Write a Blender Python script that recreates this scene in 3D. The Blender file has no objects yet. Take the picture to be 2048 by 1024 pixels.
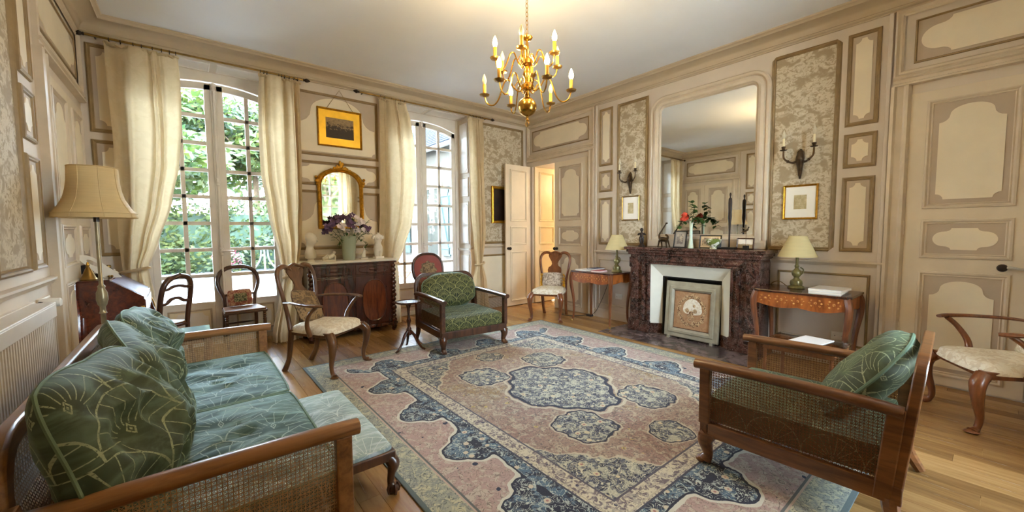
import bpy, math, random
from mathutils import Vector, Matrix, noise
random.seed(7)
S = bpy.context.scene
COL = S.collection
PI = math.pi
W, D, L, F = 4.92, 5.583, -0.733, -0.94      # right, back, left and front wall planes
ZC, ZB = 3.39, 3.25                           # ceiling, cornice foot

# ------------------------------------------------------------------ camera
cam = bpy.data.cameras.new('camera'); co = bpy.data.objects.new('camera', cam); COL.objects.link(co)
_y, _p, _r = .684313, .0642593, .00678774
fw = Vector((math.sin(_y)*math.cos(_p), math.cos(_y)*math.cos(_p), -math.sin(_p)))
rt = Vector((math.cos(_y), -math.sin(_y), 0)); dn = fw.cross(rt)
r2 = rt*math.cos(_r)+dn*math.sin(_r); d2 = dn*math.cos(_r)-rt*math.sin(_r)
m3 = Matrix((r2, -d2, -fw)).transposed()
co.matrix_world = Matrix.Translation((0, 0, 1.35)) @ m3.to_4x4()
cam.sensor_width = 36; cam.lens = 793.5/2048*36; cam.clip_start = .02; cam.clip_end = 300
S.camera = co

# ------------------------------------------------------------------ view, sky, sun
vs = S.view_settings
vs.view_transform = 'Standard'; vs.look = 'None'; vs.gamma = 1.0; vs.exposure = 3.95; vs.use_curve_mapping = False
SKY, SUN = 5.0, 4.0
wd = bpy.data.worlds.new('world'); S.world = wd; wd.use_nodes = True
nt = wd.node_tree; nt.nodes.clear()
wo = nt.nodes.new('ShaderNodeOutputWorld'); bg = nt.nodes.new('ShaderNodeBackground')
tc = nt.nodes.new('ShaderNodeTexCoord'); sp = nt.nodes.new('ShaderNodeSeparateXYZ'); rp = nt.nodes.new('ShaderNodeValToRGB')
rp.color_ramp.elements[0].position = 0.0; rp.color_ramp.elements[0].color = (.75, .875, 1, 1)
rp.color_ramp.elements[1].position = 1.0; rp.color_ramp.elements[1].color = (.52, .72, 1, 1)
nt.links.new(tc.outputs['Generated'], sp.inputs[0]); nt.links.new(sp.outputs['Z'], rp.inputs[0])
nt.links.new(rp.outputs[0], bg.inputs['Color']); bg.inputs['Strength'].default_value = SKY
nt.links.new(bg.outputs[0], wo.inputs[0])
sl = bpy.data.lights.new('sun', 'SUN'); sl.energy = SUN; sl.color = (1, .93, .82); sl.angle = .01
so = bpy.data.objects.new('sun', sl); COL.objects.link(so)
so.rotation_euler = Vector((.80, .22, -.95)).to_track_quat('-Z', 'Y').to_euler()
WINX = (.31, 2.98); WH = .68                  # window centres and half width
def portal(x, y, ry):
    l = bpy.data.lights.new('window_portal', 'AREA'); l.shape = 'RECTANGLE'; l.size = 1.36; l.size_y = 3.1
    l.cycles.is_portal = True
    o = bpy.data.objects.new('window_portal', l); COL.objects.link(o)
    o.location = (x, y, 1.6); o.rotation_euler = (PI/2, 0, ry)
for x in WINX:
    portal(x, 6.2, PI)
portal(WINX[1], -1.55, 0)
try:
    S.cycles.max_bounces = 10; S.cycles.diffuse_bounces = 6; S.cycles.transparent_max_bounces = 24
    S.cycles.caustics_reflective = False; S.cycles.caustics_refractive = False; S.cycles.sample_clamp_indirect = 6
except Exception: pass

# ------------------------------------------------------------------ node helpers
def lin(c):
    return tuple((v/255/12.92 if v/255 <= .04045 else ((v/255+.055)/1.055)**2.4) for v in c)
def c4(c): return tuple(c)+(1,) if max(c) <= 1.0 else lin(c)+(1,)
class X:
    """a scalar socket with arithmetic"""
    def __init__(s, t, k): s.t, s.k = t, k
    def op(s, o, *a, clamp=False):
        n = s.t.nodes.new('ShaderNodeMath'); n.operation = o; n.use_clamp = clamp
        for i, v in enumerate((s,)+a):
            if isinstance(v, X): s.t.links.new(v.k, n.inputs[i])
            else: n.inputs[i].default_value = v
        return X(s.t, n.outputs[0])
    def __add__(s, o): return s.op('ADD', o)
    __radd__ = __add__
    def __sub__(s, o): return s.op('SUBTRACT', o)
    def __rsub__(s, o): return (s*-1)+o
    def __mul__(s, o): return s.op('MULTIPLY', o)
    __rmul__ = __mul__
    def __truediv__(s, o): return s.op('DIVIDE', o)
    def abs(s): return s.op('ABSOLUTE')
    def sin(s): return s.op('SINE')
    def cos(s): return s.op('COSINE')
    def fract(s): return s.op('FRACT')
    def floor(s): return s.op('FLOOR')
    def sqrt(s): return s.op('SQRT')
    def pow(s, o): return s.op('POWER', o)
    def min(s, o): return s.op('MINIMUM', o)
    def max(s, o): return s.op('MAXIMUM', o)
    def lt(s, o): return s.op('LESS_THAN', o)
    def gt(s, o): return s.op('GREATER_THAN', o)
    def atan2(s, o): return s.op('ARCTAN2', o)
    def sstep(s, a, b):
        n = s.t.nodes.new('ShaderNodeMapRange'); n.interpolation_type = 'SMOOTHSTEP'
        s.t.links.new(s.k, n.inputs[0]); n.inputs[1].default_value = a; n.inputs[2].default_value = b
        return X(s.t, n.outputs[0])
class Mat:
    def __init__(s, name, rough=.5, metal=0.0, spec=.5):
        s.m = bpy.data.materials.new(name); s.m.use_nodes = True; s.t = s.m.node_tree
        s.b = s.t.nodes['Principled BSDF']; s.out = s.t.nodes['Material Output']
        s.set('Roughness', rough); s.set('Metallic', metal); s.set('Specular IOR Level', spec)
    def set(s, k, v):
        i = s.b.inputs[k]
        if isinstance(v, X): s.t.links.new(v.k, i)
        elif hasattr(v, 'links') or hasattr(v, 'is_output'): s.t.links.new(v, i)
        elif isinstance(v, (tuple, list)): i.default_value = c4(v) if len(v) == 3 else v
        else: i.default_value = v
        return s
    def coord(s, kind='Object', scale=(1, 1, 1), rot=(0, 0, 0), loc=(0, 0, 0)):
        n = s.t.nodes.new('ShaderNodeTexCoord'); m = s.t.nodes.new('ShaderNodeMapping')
        m.inputs['Scale'].default_value = scale; m.inputs['Rotation'].default_value = rot; m.inputs['Location'].default_value = loc
        s.t.links.new(n.outputs[kind], m.inputs[0]); return m.outputs[0]
    def xyz(s, kind='Object', scale=(1, 1, 1)):
        n = s.t.nodes.new('ShaderNodeSeparateXYZ'); s.t.links.new(s.coord(kind, scale), n.inputs[0])
        return [X(s.t, n.outputs[i]) for i in range(3)]
    def noise(s, co=None, scale=5, detail=3, rough=.55, dist=0):
        n = s.t.nodes.new('ShaderNodeTexNoise'); n.inputs['Scale'].default_value = scale; n.inputs['Detail'].default_value = detail
        n.inputs['Roughness'].default_value = rough; n.inputs['Distortion'].default_value = dist
        s.t.links.new(co if co is not None else s.coord(), n.inputs['Vector']); return X(s.t, n.outputs[0])
    def vor(s, co=None, scale=5, feat='F1', rnd=1.0):
        n = s.t.nodes.new('ShaderNodeTexVoronoi'); n.feature = feat; n.inputs['Scale'].default_value = scale; n.inputs['Randomness'].default_value = rnd
        s.t.links.new(co if co is not None else s.coord(), n.inputs['Vector']); return X(s.t, n.outputs['Distance'])
    def wave(s, co, scale=5, dist=3, detail=2, dscale=1.5, d='X'):
        n = s.t.nodes.new('ShaderNodeTexWave'); n.bands_direction = d; n.inputs['Scale'].default_value = scale; n.inputs['Distortion'].default_value = dist
        n.inputs['Detail'].default_value = detail; n.inputs['Detail Scale'].default_value = dscale
        s.t.links.new(co, n.inputs['Vector']); return X(s.t, n.outputs['Fac'])
    def mix(s, f, a, b):
        n = s.t.nodes.new('ShaderNodeMix'); n.data_type = 'RGBA'
        for i, v in ((0, f), (6, a), (7, b)):
            if isinstance(v, X): s.t.links.new(v.k, n.inputs[i])
            elif hasattr(v, 'is_output'): s.t.links.new(v, n.inputs[i])
            elif isinstance(v, (tuple, list)): n.inputs[i].default_value = c4(v)
            else: n.inputs[i].default_value = v
        return n.outputs[2]
    def rand(s):
        n = s.t.nodes.new('ShaderNodeObjectInfo'); return X(s.t, n.outputs['Random'])
    def color(s, v): return s.set('Base Color', v)
    def bump(s, h, strength=.3, dist=.01):
        n = s.t.nodes.new('ShaderNodeBump'); n.inputs['Strength'].default_value = strength; n.inputs['Distance'].default_value = dist
        s.t.links.new(h.k, n.inputs['Height']); return s.set('Normal', n.outputs[0])
M = {}
def plain(name, col, rough=.5, metal=0, var=.12, scale=6, bump=0, spec=.5):
    a = Mat(name, rough, metal, spec); c = lin(col)
    n = a.noise(scale=scale, detail=4)
    a.color(a.mix(n.sstep(.3, .7), tuple(v*(1-var) for v in c), tuple(min(1, v*(1+var)) for v in c)))
    if bump: a.bump(a.noise(scale=scale*12, detail=3), bump, .004)
    M[name] = a.m; return a
def wood(name, c1, c2, rough=.35, scale=1.0, axis='Z', coat=0.0, wv=9):
    a = Mat(name, rough)
    sc = {'X': (.12, 1, 1), 'Y': (1, .12, 1), 'Z': (1, 1, .12)}[axis]
    co = a.coord('Object', tuple(v*scale for v in sc))
    g = a.noise(co, 30, 6, .62, .6); w = a.noise(co, 7, 2, .5, 1.2)
    f = (g*.6+w*.4).sstep(.30, .70)
    a.color(a.mix(f, c1, c2)); a.bump(g, .12, .002)
    if coat: a.set('Coat Weight', coat); a.set('Coat Roughness', .12)
    M[name] = a.m; return a

# walls and trim
plain('wall_paint', (207, 194, 177), .55, var=.05, scale=2.2)
plain('cornice_paint', (190, 173, 146), .55, var=.05, scale=2.2)
plain('screen_frame', (158, 152, 132), .5, var=.12, scale=9)
plain('panel_ground', (184, 166, 144), .55, var=.05, scale=3)
plain('panel_field', (228, 215, 188), .5, var=.045, scale=3)
plain('moulding', (140, 116, 76), .42, var=.14, scale=9)
plain('pale_moulding', (204, 188, 164), .4, var=.06, scale=6)
plain('door_paint', (216, 201, 176), .42, var=.05, scale=3)
plain('window_paint', (226, 220, 212), .4, var=.05, scale=4)
plain('ceiling_paint', (224, 226, 228), .7, var=.025, scale=1.2)
plain('inner_door_paint', (214, 194, 156), .4, var=.05, scale=3)
plain('radiator_paint', (214, 205, 192), .35, var=.03)
plain('white_plastic', (232, 228, 218), .35, var=.02)
plain('black_iron', (38, 33, 30), .45, .6, var=.2, scale=20)
plain('bronze', (74, 58, 40), .38, .75, var=.35, scale=30)
plain('dark_bronze', (44, 34, 28), .42, .5, var=.3, scale=30)
plain('brass', (188, 146, 66), .22, 1.0, var=.12, scale=14)
plain('old_brass', (150, 118, 62), .32, .9, var=.2, scale=14)
plain('gilt', (190, 140, 44), .34, .85, var=.25, scale=30, bump=.15)
plain('gilt_mat', (236, 184, 52), .4, .55, var=.1, scale=7)
plain('silver', (190, 186, 178), .3, .9, var=.1)
plain('white_marble', (222, 216, 204), .3, var=.07, scale=6)
plain('plaster', (226, 220, 206), .45, var=.06, scale=8)
plain('cream_shade', (226, 206, 160), .7, var=.03)
plain('paper', (240, 235, 222), .8, var=.02)
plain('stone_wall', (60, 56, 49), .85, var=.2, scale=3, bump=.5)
plain('bounce_gravel', (206, 200, 188), .9, var=.1, scale=2)  # pale tone chosen to bounce sunlight up into the room
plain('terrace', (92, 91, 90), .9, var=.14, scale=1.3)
plain('bark', (92, 74, 56), .9, var=.3, scale=12, bump=.6)
plain('shutter_paint', (27, 44, 45), .6, var=.08)
plain('fence_paint', (32, 50, 60), .5, var=.05)
plain('white_metal', (96, 96, 94), .4, var=.03)
plain('fire_white', (226, 226, 214), .45, var=.03)
plain('soot', (22, 20, 18), .9, var=.2)
plain('dark_painting', (36, 22, 14), .35, var=.6, scale=7)
plain('red_leather', (134, 52, 34), .4, var=.12)
plain('desk_leather', (142, 140, 168), .28, var=.14, scale=16)
plain('candle_gold', (216, 160, 60), .45, .2, var=.1, scale=20)
plain('candle_ivory', (228, 214, 172), .5, var=.04)
plain('cane', (118, 76, 42), .5, var=.2, scale=40)
plain('lamp_green', (112, 104, 62), .3, .2, var=.35, scale=26)
plain('pole_metal', (146, 134, 104), .35, .6, var=.2, scale=10)
plain('rope', (200, 184, 150), .8, var=.1, scale=60)
plain('black_paint', (22, 20, 20), .4, var=.2)
plain('blue_cover', (60, 70, 96), .5); plain('pink_cover', (204, 120, 128), .5); plain('white_cover', (232, 230, 228), .4, var=.02)
plain('red_petal', (206, 70, 44), .6, var=.3, scale=40); plain('violet_petal', (96, 70, 100), .7, var=.3, scale=30)
plain('white_petal', (236, 226, 226), .7, var=.1, scale=30); plain('dark_leaf', (62, 92, 40), .55, var=.35, scale=20)
plain('rose_petal', (120, 50, 62), .6, var=.2, scale=10)
wood('mahogany', (40, 18, 12), (84, 40, 24), .25, 1, 'Z', .5)
wood('mahogany_flame', (66, 28, 15), (122, 62, 32), .2, 1.6, 'Z', .6, 5)
wood('walnut', (72, 44, 24), (122, 82, 48), .3, 1.2, 'Z', .3)
wood('oak_frame', (80, 44, 22), (138, 90, 50), .32, 1.2, 'Y', .3)
wood('oak_frame_x', (80, 44, 22), (138, 90, 50), .32, 1.2, 'X', .3)
wood('sofa_oak', (102, 64, 34), (160, 112, 66), .32, 1.2, 'Y', .3); wood('sofa_oak_lit_x', (102, 64, 34), (160, 112, 66), .32, 1.2, 'X', .3)  # lighter copy of the frame oak, light on the sofa put into the colour
plain('cane_lit', (180, 146, 106), .5, var=.2, scale=40)  # lit copy of the cane: front light on the sofa painted in
wood('dark_oak', (52, 30, 18), (96, 58, 34), .3, 1.2, 'Y', .35)
wood('dark_wood', (46, 26, 16), (92, 56, 34), .32, 1.2, 'Z', .3)
wood('chestnut', (88, 46, 24), (138, 82, 44), .3, 1.2, 'Z', .35)
wood('rosewood', (58, 24, 14), (104, 46, 26), .25, 1.2, 'Y', .5)
# floor boards: tone by board
a = Mat('floor_wood', .3); co_ = a.coord('Object', (1, .1, 1))
g = a.noise(co_, 22, 5, .6, .8); r = a.rand()
base = a.mix(r, (146, 108, 62), (190, 148, 94))
a.color(a.mix(g.sstep(.3, .75), base, a.mix(r, (116, 82, 46), (162, 120, 72)))); a.set('Roughness', g*.16+.17)
a.bump(g, .1, .002); M['floor_wood'] = a.m
# marble
a = Mat('red_marble', .22); n1 = a.noise(scale=7, detail=8, rough=.62, dist=1.6); n2 = a.noise(scale=18, detail=6, rough=.7, dist=.8)
c = a.mix(n1.sstep(.35, .65), (40, 24, 20), (96, 62, 52)); c = a.mix((n2-.5).abs().sstep(.014, .0)*.55, c, (180, 160, 148)); c = a.mix(a.noise(scale=30, detail=4).sstep(.70, .76), c, (200, 186, 176))
a.color(c); M['red_marble'] = a.m
a = Mat('hearth_stone', .25); n1 = a.noise(scale=5, detail=7, rough=.6, dist=1.2)
a.color(a.mix(n1.sstep(.35, .65), (66, 54, 54), (124, 108, 104))); M['hearth_stone'] = a.m
# wallpaper: pale leafy sprays on taupe
a = Mat('wallpaper', .7)
cc = a.coord('Object', (1, 1, 1.25)); n1 = a.noise(cc, 8.5, 2, .5, .4); n2 = a.noise(cc, 24, 5, .66, .9); n3 = a.noise(cc, 60, 2, .5)
f = (n1.sstep(.38, .50)*n2.sstep(.40, .52))
c = a.mix(f, (164, 146, 116), (204, 191, 165)); c = a.mix((n1.sstep(.44, .6)*n2.sstep(.62, .70)), c, (222, 212, 190)); c = a.mix(n3.sstep(.3, .7)*.1, c, (120, 100, 70))
a.color(c); M['wallpaper'] = a.m
# curtain cloth
a = Mat('curtain_cloth', .8); u, v, w_ = a.xyz('UV')
n1 = a.noise(a.coord('Object', (1, 1, 1)), 9, 4, .6, .7)
c = a.mix(n1.sstep(.46, .54)*.5, (196, 178, 140), (212, 196, 162)); a.color(c); a.set('Sheen Weight', .15)
tr = a.t.nodes.new('ShaderNodeBsdfTranslucent'); tr.inputs[0].default_value = c4((238, 214, 172))
ms = a.t.nodes.new('ShaderNodeMixShader'); ms.inputs[0].default_value = .38
a.t.links.new(a.b.outputs[0], ms.inputs[1]); a.t.links.new(tr.outputs[0], ms.inputs[2]); a.t.links.new(ms.outputs[0], a.out.inputs[0]); M['curtain_cloth'] = a.m
# lampshade cloth (unlit)
for nm, col, tl in (('shade_silk', (222, 200, 150), (244, 220, 170)), ('shade_cream', (226, 212, 160), (246, 230, 180))):
    a = Mat(nm, .75); a.color(col); n = a.noise(a.coord('Object', (1, 1, 30)), 6, 3); a.color(a.mix(n.sstep(.3, .7), tuple(x*.95 for x in col), col))
    tr = a.t.nodes.new('ShaderNodeBsdfTranslucent'); tr.inputs[0].default_value = c4(tl); ms = a.t.nodes.new('ShaderNodeMixShader'); ms.inputs[0].default_value = .3
    a.t.links.new(a.b.outputs[0], ms.inputs[1]); a.t.links.new(tr.outputs[0], ms.inputs[2]); a.t.links.new(ms.outputs[0], a.out.inputs[0]); M[nm] = a.m
# window glass
def glass(name, tint, refl=.06):
    m = bpy.data.materials.new(name); m.use_nodes = True; t = m.node_tree; t.nodes.clear()
    o = t.nodes.new('ShaderNodeOutputMaterial'); x = t.nodes.new('ShaderNodeMixShader'); a_ = t.nodes.new('ShaderNodeBsdfTransparent'); b_ = t.nodes.new('ShaderNodeBsdfGlossy')
    fr = t.nodes.new('ShaderNodeFresnel'); fr.inputs[0].default_value = 1.45
    a_.inputs[0].default_value = tint+(1,); b_.inputs['Roughness'].default_value = .02
    t.links.new(fr.outputs[0], x.inputs[0]); t.links.new(a_.outputs[0], x.inputs[1]); t.links.new(b_.outputs[0], x.inputs[2]); t.links.new(x.outputs[0], o.inputs[0]); M[name] = m
glass('window_glass', (.97, .985, .98)); glass('clear_glass', (.94, .97, .97))
a = Mat('glass_top', .06); a.color((150, 172, 176)); M['glass_top'] = a.m
a = Mat('vase_glass', .12); a.color((200, 214, 192)); a.set('Transmission Weight', .35); a.set('IOR', 1.3); M['vase_glass'] = a.m
a = Mat('milk_glass', .2); a.color((226, 236, 214)); a.set('Subsurface Weight', .2); M['milk_glass'] = a.m
a = Mat('mirror_glass', .015, 1.0); a.color((.86, .87, .84)); M['mirror_glass'] = a.m
a = Mat('old_mirror', .03, 1.0); n = a.noise(scale=9, detail=4); a.color(a.mix(n.sstep(.3, .8), (.82, .82, .78), (.7, .7, .66))); M['old_mirror'] = a.m
for nm, col, st in (('bulb_lit', (1, .72, .3), 9.0), ('bulb_unlit', (1, .9, .72), .0)):
    a = Mat(nm, .15); a.color((238, 226, 196)); a.set('Transmission Weight', .3); a.set('Emission Color', col+(1,)); a.set('Emission Strength', st); M[nm] = a.m
# green velvet with woven fans: UV in metres
def fan_fabric(name, cell, ground, line, sheen, lw=.02, nrays=9.0, rough=.7, lineamt=1.0, crush_sheen=None, stretch=(2, 9)):
    a = Mat(name, rough); u, v, _ = a.xyz('UV', (1/cell, 1/cell, 1))
    wob = a.noise(a.coord('UV', (1, 1, 1)), 5, 2); u = u+(wob-.5)*.06; v = v+(wob-.5)*.05
    k = (v*2).floor(); par = (k*.5).fract(); fv = (v*2).fract()*.5
    du0 = (u+par).fract()-.5; d0 = (du0*du0+fv*fv).sqrt()
    du1 = (u+par+.5).fract()-.5; fv1 = fv+.5; d1 = (du1*du1+fv1*fv1).sqrt()
    inn = d0.lt(.5); edge = (d0-.5).abs().lt(lw*.9)
    def rays(du, fvv, d):
        ang = fvv.atan2(du)*(nrays/PI); w = (ang.fract()-.5).abs()*d*(PI/nrays)
        return w.lt(lw*.5)*d.gt(.13)
    ln = (inn*rays(du0, fv, d0)).max((1-inn)*rays(du1, fv1, d1)).max(edge)
    dm = du0.abs()*2.2+(fv-.07).abs(); ln = ln.max(dm.lt(.075)*dm.gt(.045)).max(dm.lt(.02))
    thr = a.noise(a.coord('UV', (1, 1, 1)), 160, 1); g = a.noise(a.coord('Object'), 5, 3)
    c = a.mix(g.sstep(.3, .7), tuple(x*.78 for x in ground), ground)
    if crush_sheen:
        cr = a.noise(a.coord('UV', (stretch[0], stretch[1], 1)), 2.2, 4, .6, .8); c = a.mix(cr.sstep(.45, .68)*.85, c, crush_sheen)  # streaks of crushed pile, with its pale sheen highlights painted into the colour
        ln = ln*(1-cr.sstep(.5, .7)*.6)
    c = a.mix(ln*thr.sstep(.25, .5)*lineamt, c, line)
    a.color(c); a.set('Sheen Weight', sheen); a.set('Sheen Roughness', .35); a.set('Sheen Tint', c4((190, 222, 214)))
    a.bump(thr, .08, .002); M[name] = a.m
fan_fabric('green_velvet', .36, (56, 73, 50), (160, 170, 136), .5, .010, 10.0, lineamt=.85, crush_sheen=(86, 108, 88), stretch=(3, 4))
fan_fabric('green_velvet_seat', .40, (56, 84, 74), (172, 188, 170), .6, .009, 10.0, lineamt=.7, crush_sheen=(126, 156, 146), stretch=(1.6, 10))  # bluer than the back cushions: window reflection put into the colour
fan_fabric('green_velvet_small', .165, (44, 56, 24), (146, 146, 88), .3, .022, 11.0)
fan_fabric('green_velvet_mid', .24, (68, 78, 46), (168, 174, 132), .12, .011, 10.0, lineamt=.8, crush_sheen=(88, 102, 70), stretch=(3, 3))
fan_fabric('stool_velvet', .34, (156, 172, 166), (214, 220, 208), .6, .009, 10.0, lineamt=.7, crush_sheen=(196, 206, 206), stretch=(2, 6))  # greyed and paled: the sheen on the pad is put into the colour
plain('piping', (100, 124, 100), .7)
plain('seat_edge_velvet', (70, 104, 92), .7)
# damask
def damask(name, g1, g2, sc=18, rough=.8):
    a = Mat(name, rough); n = a.noise(scale=sc, detail=5, rough=.6, dist=1.4); n2 = a.noise(scale=sc*2.6, detail=3)
    c = a.mix(n.sstep(.47, .55), g1, g2); a.color(a.mix(n2.sstep(.55, .7)*.35, c, tuple(x*.8 for x in g1))); a.bump(n, .1, .003); M[name] = a.m
damask('cream_damask', (236, 228, 210), (218, 204, 180), 16)
damask('white_damask', (236, 228, 210), (214, 198, 166), 22)
damask('grey_damask', (204, 190, 172), (146, 128, 112), 26)
damask('brown_tapestry', (150, 124, 88), (96, 78, 56), 24)
damask('red_tapestry', (150, 84, 72), (196, 160, 124), 30)
damask('green_tapestry', (60, 70, 44), (168, 160, 120), 40)
damask('fire_tapestry', (168, 128, 92), (176, 138, 102), 14)
damask('wreath_thread', (202, 172, 130), (112, 78, 54), 46)
damask('marquetry_inlay', (206, 150, 84), (160, 92, 42), 40)
# marquetry wood
a = Mat('marquetry', .28); co_ = a.coord('Object', (1, 1, .25)); g = a.noise(co_, 20, 4, .6); a.color(a.mix(g.sstep(.3, .7), (120, 62, 26), (172, 98, 46))); a.set('Coat Weight', .3); M['marquetry'] = a.m
# pictures
a = Mat('sepia_landscape', .6); x, y, z = a.xyz('Generated'); n = a.noise(a.coord('Generated', (2, 1, 2)), 4, 6, .7)
n2 = a.noise(a.coord('Generated', (3, 1, 3)), 2.2, 3, .6, .6); c = a.mix((z+(n-.5)*.5+(n2-.5)*1.1).sstep(.52, .66), (58, 42, 24), (150, 124, 84)); c = a.mix((n-.45).sstep(.0, .2)*.45, c, (46, 34, 18)); a.color(c); M['sepia_landscape'] = a.m
a = Mat('pencil_print', .8); n = a.noise(a.coord('Object', (1, 1, 1)), 24, 6, .75); a.color(a.mix(n.sstep(.4, .65), (176, 160, 118), (208, 194, 154))); M['pencil_print'] = a.m
a = Mat('old_photo', .5); n = a.noise(a.coord('Object'), 22, 4, .6); a.color(a.mix(n.sstep(.42, .58), (112, 102, 96), (208, 196, 172))); M['old_photo'] = a.m
a = Mat('landscape_photo', .5); x, y, z = a.xyz('Generated'); n = a.noise(a.coord('Generated'), 5, 4); a.color(a.mix((z+(n-.5)*.3).sstep(.4, .5), (150, 130, 96), (236, 226, 210))); M['landscape_photo'] = a.m
a = Mat('bowl_ceramic', .2); n = a.noise(scale=11, detail=2, dist=1.5); a.color(a.mix(n.sstep(.45, .52), (112, 126, 62), (226, 226, 206))); M['bowl_ceramic'] = a.m
# foliage
def leafmat(name, c1, c2, c3):
    a = Mat(name, .55); n = a.noise(scale=.8, detail=3); n2 = a.noise(scale=4, detail=2); c = a.mix(n.sstep(.3, .7), c1, c2); c = a.mix(n2.sstep(.45, .7), c, c3); a.color(c)
    tr = a.t.nodes.new('ShaderNodeBsdfTranslucent'); a.t.links.new(c, tr.inputs[0]); ms = a.t.nodes.new('ShaderNodeMixShader'); ms.inputs[0].default_value = .45
    a.t.links.new(a.b.outputs[0], ms.inputs[1]); a.t.links.new(tr.outputs[0], ms.inputs[2]); a.t.links.new(ms.outputs[0], a.out.inputs[0]); M[name] = a.m
leafmat('hedge_leaf', (36, 50, 24), (62, 74, 32), (86, 88, 42)); leafmat('tree_leaf', (36, 62, 32), (68, 86, 32), (94, 98, 44)); leafmat('conifer_leaf', (26, 52, 36), (44, 74, 48), (64, 90, 60))
a = Mat('slate', .9, 0, .05); n = a.noise(a.coord('Object', (1, 1, 1)), 14, 3); a.color(a.mix(n.sstep(.3, .7), (20, 25, 32), (34, 40, 49))); M['slate'] = a.m

# ------------------------------------------------------------------ rug material
a = Mat('rug_weave', .9); x, y, _ = a.xyz('Object')
RA, RB = 1.615, 1.95
ax, ay = x.abs(), y.abs(); ex = ax*-1+RA; ey = ay*-1+RB
d = ex.min(ey); side = ex.lt(ey)                      # 1 on the long sides
s_ = side*y+(1-side)*x
wx, wy = a.noise(scale=7, detail=2), a.noise(a.coord('Object', (1, 1, 1), (0, 0, 1.1), (3, 5, 0)), 7, 2)
wn = a.noise(scale=8, detail=3); fine = a.noise(scale=34, detail=4, rough=.65, dist=1.2); swirl = a.noise(scale=15, detail=1, rough=.4, dist=2.8)
big = a.noise(scale=1.5, detail=4); med = a.noise(scale=19, detail=4, rough=.7, dist=.8)
dots = a.vor(scale=10.5); spots = a.vor(scale=5.5); tiny = a.vor(scale=30)
curl = (swirl-.5).abs().lt(.022); curl2 = (fine-.5).abs().lt(.035); blot = med.sstep(.50, .56)
NAVY, CREAM, PINK, SAGE, BLUE, GOLD = (22, 28, 52), (206, 196, 168), (188, 146, 134), (150, 152, 134), (78, 104, 124), (192, 168, 98)
# ground of the field
pk = a.mix(big.sstep(.38, .60), (158, 126, 112), (166, 142, 122)); pk = a.mix(big.sstep(.55, .66)*.8, pk, (150, 122, 72))
pk = a.mix(blot*.72, pk, (194, 180, 152)); pk = a.mix(fine.sstep(.54, .62)*.8, pk, (108, 84, 78)); pk = a.mix(curl*.75, pk, (104, 92, 88)); pk = a.mix(dots.lt(.15)*wn.gt(.5), pk, GOLD); pk = a.mix(tiny.lt(.22)*.5, pk, (92, 84, 88)); pk = a.mix(dots.lt(.06), pk, (70, 66, 84))
# navy florals
nv = a.mix(fine.sstep(.44, .5), NAVY, (86, 90, 104)); nv = a.mix(blot*.85, nv, (190, 186, 162)); nv = a.mix(curl, nv, (206, 200, 172)); nv = a.mix(dots.lt(.22), nv, (206, 192, 156)); nv = a.mix(dots.lt(.10), nv, (170, 116, 108)); nv = a.mix(fine.sstep(.60, .66), nv, (34, 36, 56))
nb = a.mix(wn.sstep(.46, .56), NAVY, BLUE); nb = a.mix(fine.sstep(.54, .60)*.9, nb, (24, 30, 56)); nb = a.mix(curl, nb, (190, 196, 184)); nb = a.mix(blot*med.gt(.58)*.9, nb, (176, 184, 176)); nb = a.mix(dots.lt(.20), nb, (204, 190, 164)); nb = a.mix(dots.lt(.08), nb, (170, 120, 110))
def lobed(px, py, rx, ry, n, amp):
    qx, qy = (ax-px+(wx-.5)*.10)/rx, (ay-py+(wy-.5)*.10)/ry
    ang = qy.atan2(qx); return (qx*qx+qy*qy).sqrt()+(ang*n).cos()*amp+(ang*n*3).cos()*.03
m0 = lobed(0, 0, .42, .50, 4.0, -.08); m1 = lobed(.38, .60, .20, .21, 4.0, .08); m2 = lobed(.0, 1.02, .16, .12, 2.0, .1)
mm = m0.min(m1).min(m2)
FD = .76
sp_ = (ex-FD)/.46+(ey-FD)/.60+(ex*16).sin()*.06+(wx-.5)*.5
field = a.mix(mm.lt(1.0), pk, nv); field = a.mix((mm-1.0).abs().lt(.035), field, NAVY); field = a.mix((mm-1.09).abs().lt(.03)*.7, field, CREAM)
field = a.mix(sp_.lt(1.0), field, nv); field = a.mix((sp_-1.02).abs().lt(.025)*.7, field, CREAM)
# main border
mm_ = (d-.20)/.42; inn = 1-mm_; sw = s_+(wx-.5)*.06
sc_ = ((sw/.62).fract()-.5)*.62; v_ = inn*.42; sa = sc_.abs()-.105
dA = (sc_*sc_+(v_-.21)*(v_-.21)).sqrt()-.12; dB = (sa*sa+(v_-.13)*(v_-.13)).sqrt()-.085
sdf = dA.op('SMOOTH_MIN', dB, .07).op('SMOOTH_MIN', v_-.085, .07)+(wx-.5)*.05+(wy-.5)*.03
pb = a.mix(blot*.75, (178, 150, 140), (196, 184, 166)); pb = a.mix(curl*.85, pb, (122, 108, 100)); pb = a.mix(fine.sstep(.58, .66)*.6, pb, (148, 112, 106)); pb = a.mix(spots.lt(.13)*(tiny.lt(.5)), pb, (36, 42, 68)); pb = a.mix(dots.lt(.05), pb, (60, 60, 80))
brd = a.mix(sdf.lt(0), pb, nb); brd = a.mix(sdf.abs().lt(.009), brd, (208, 204, 188)); brd = a.mix((sdf+.016).abs().lt(.006), brd, NAVY)
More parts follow.
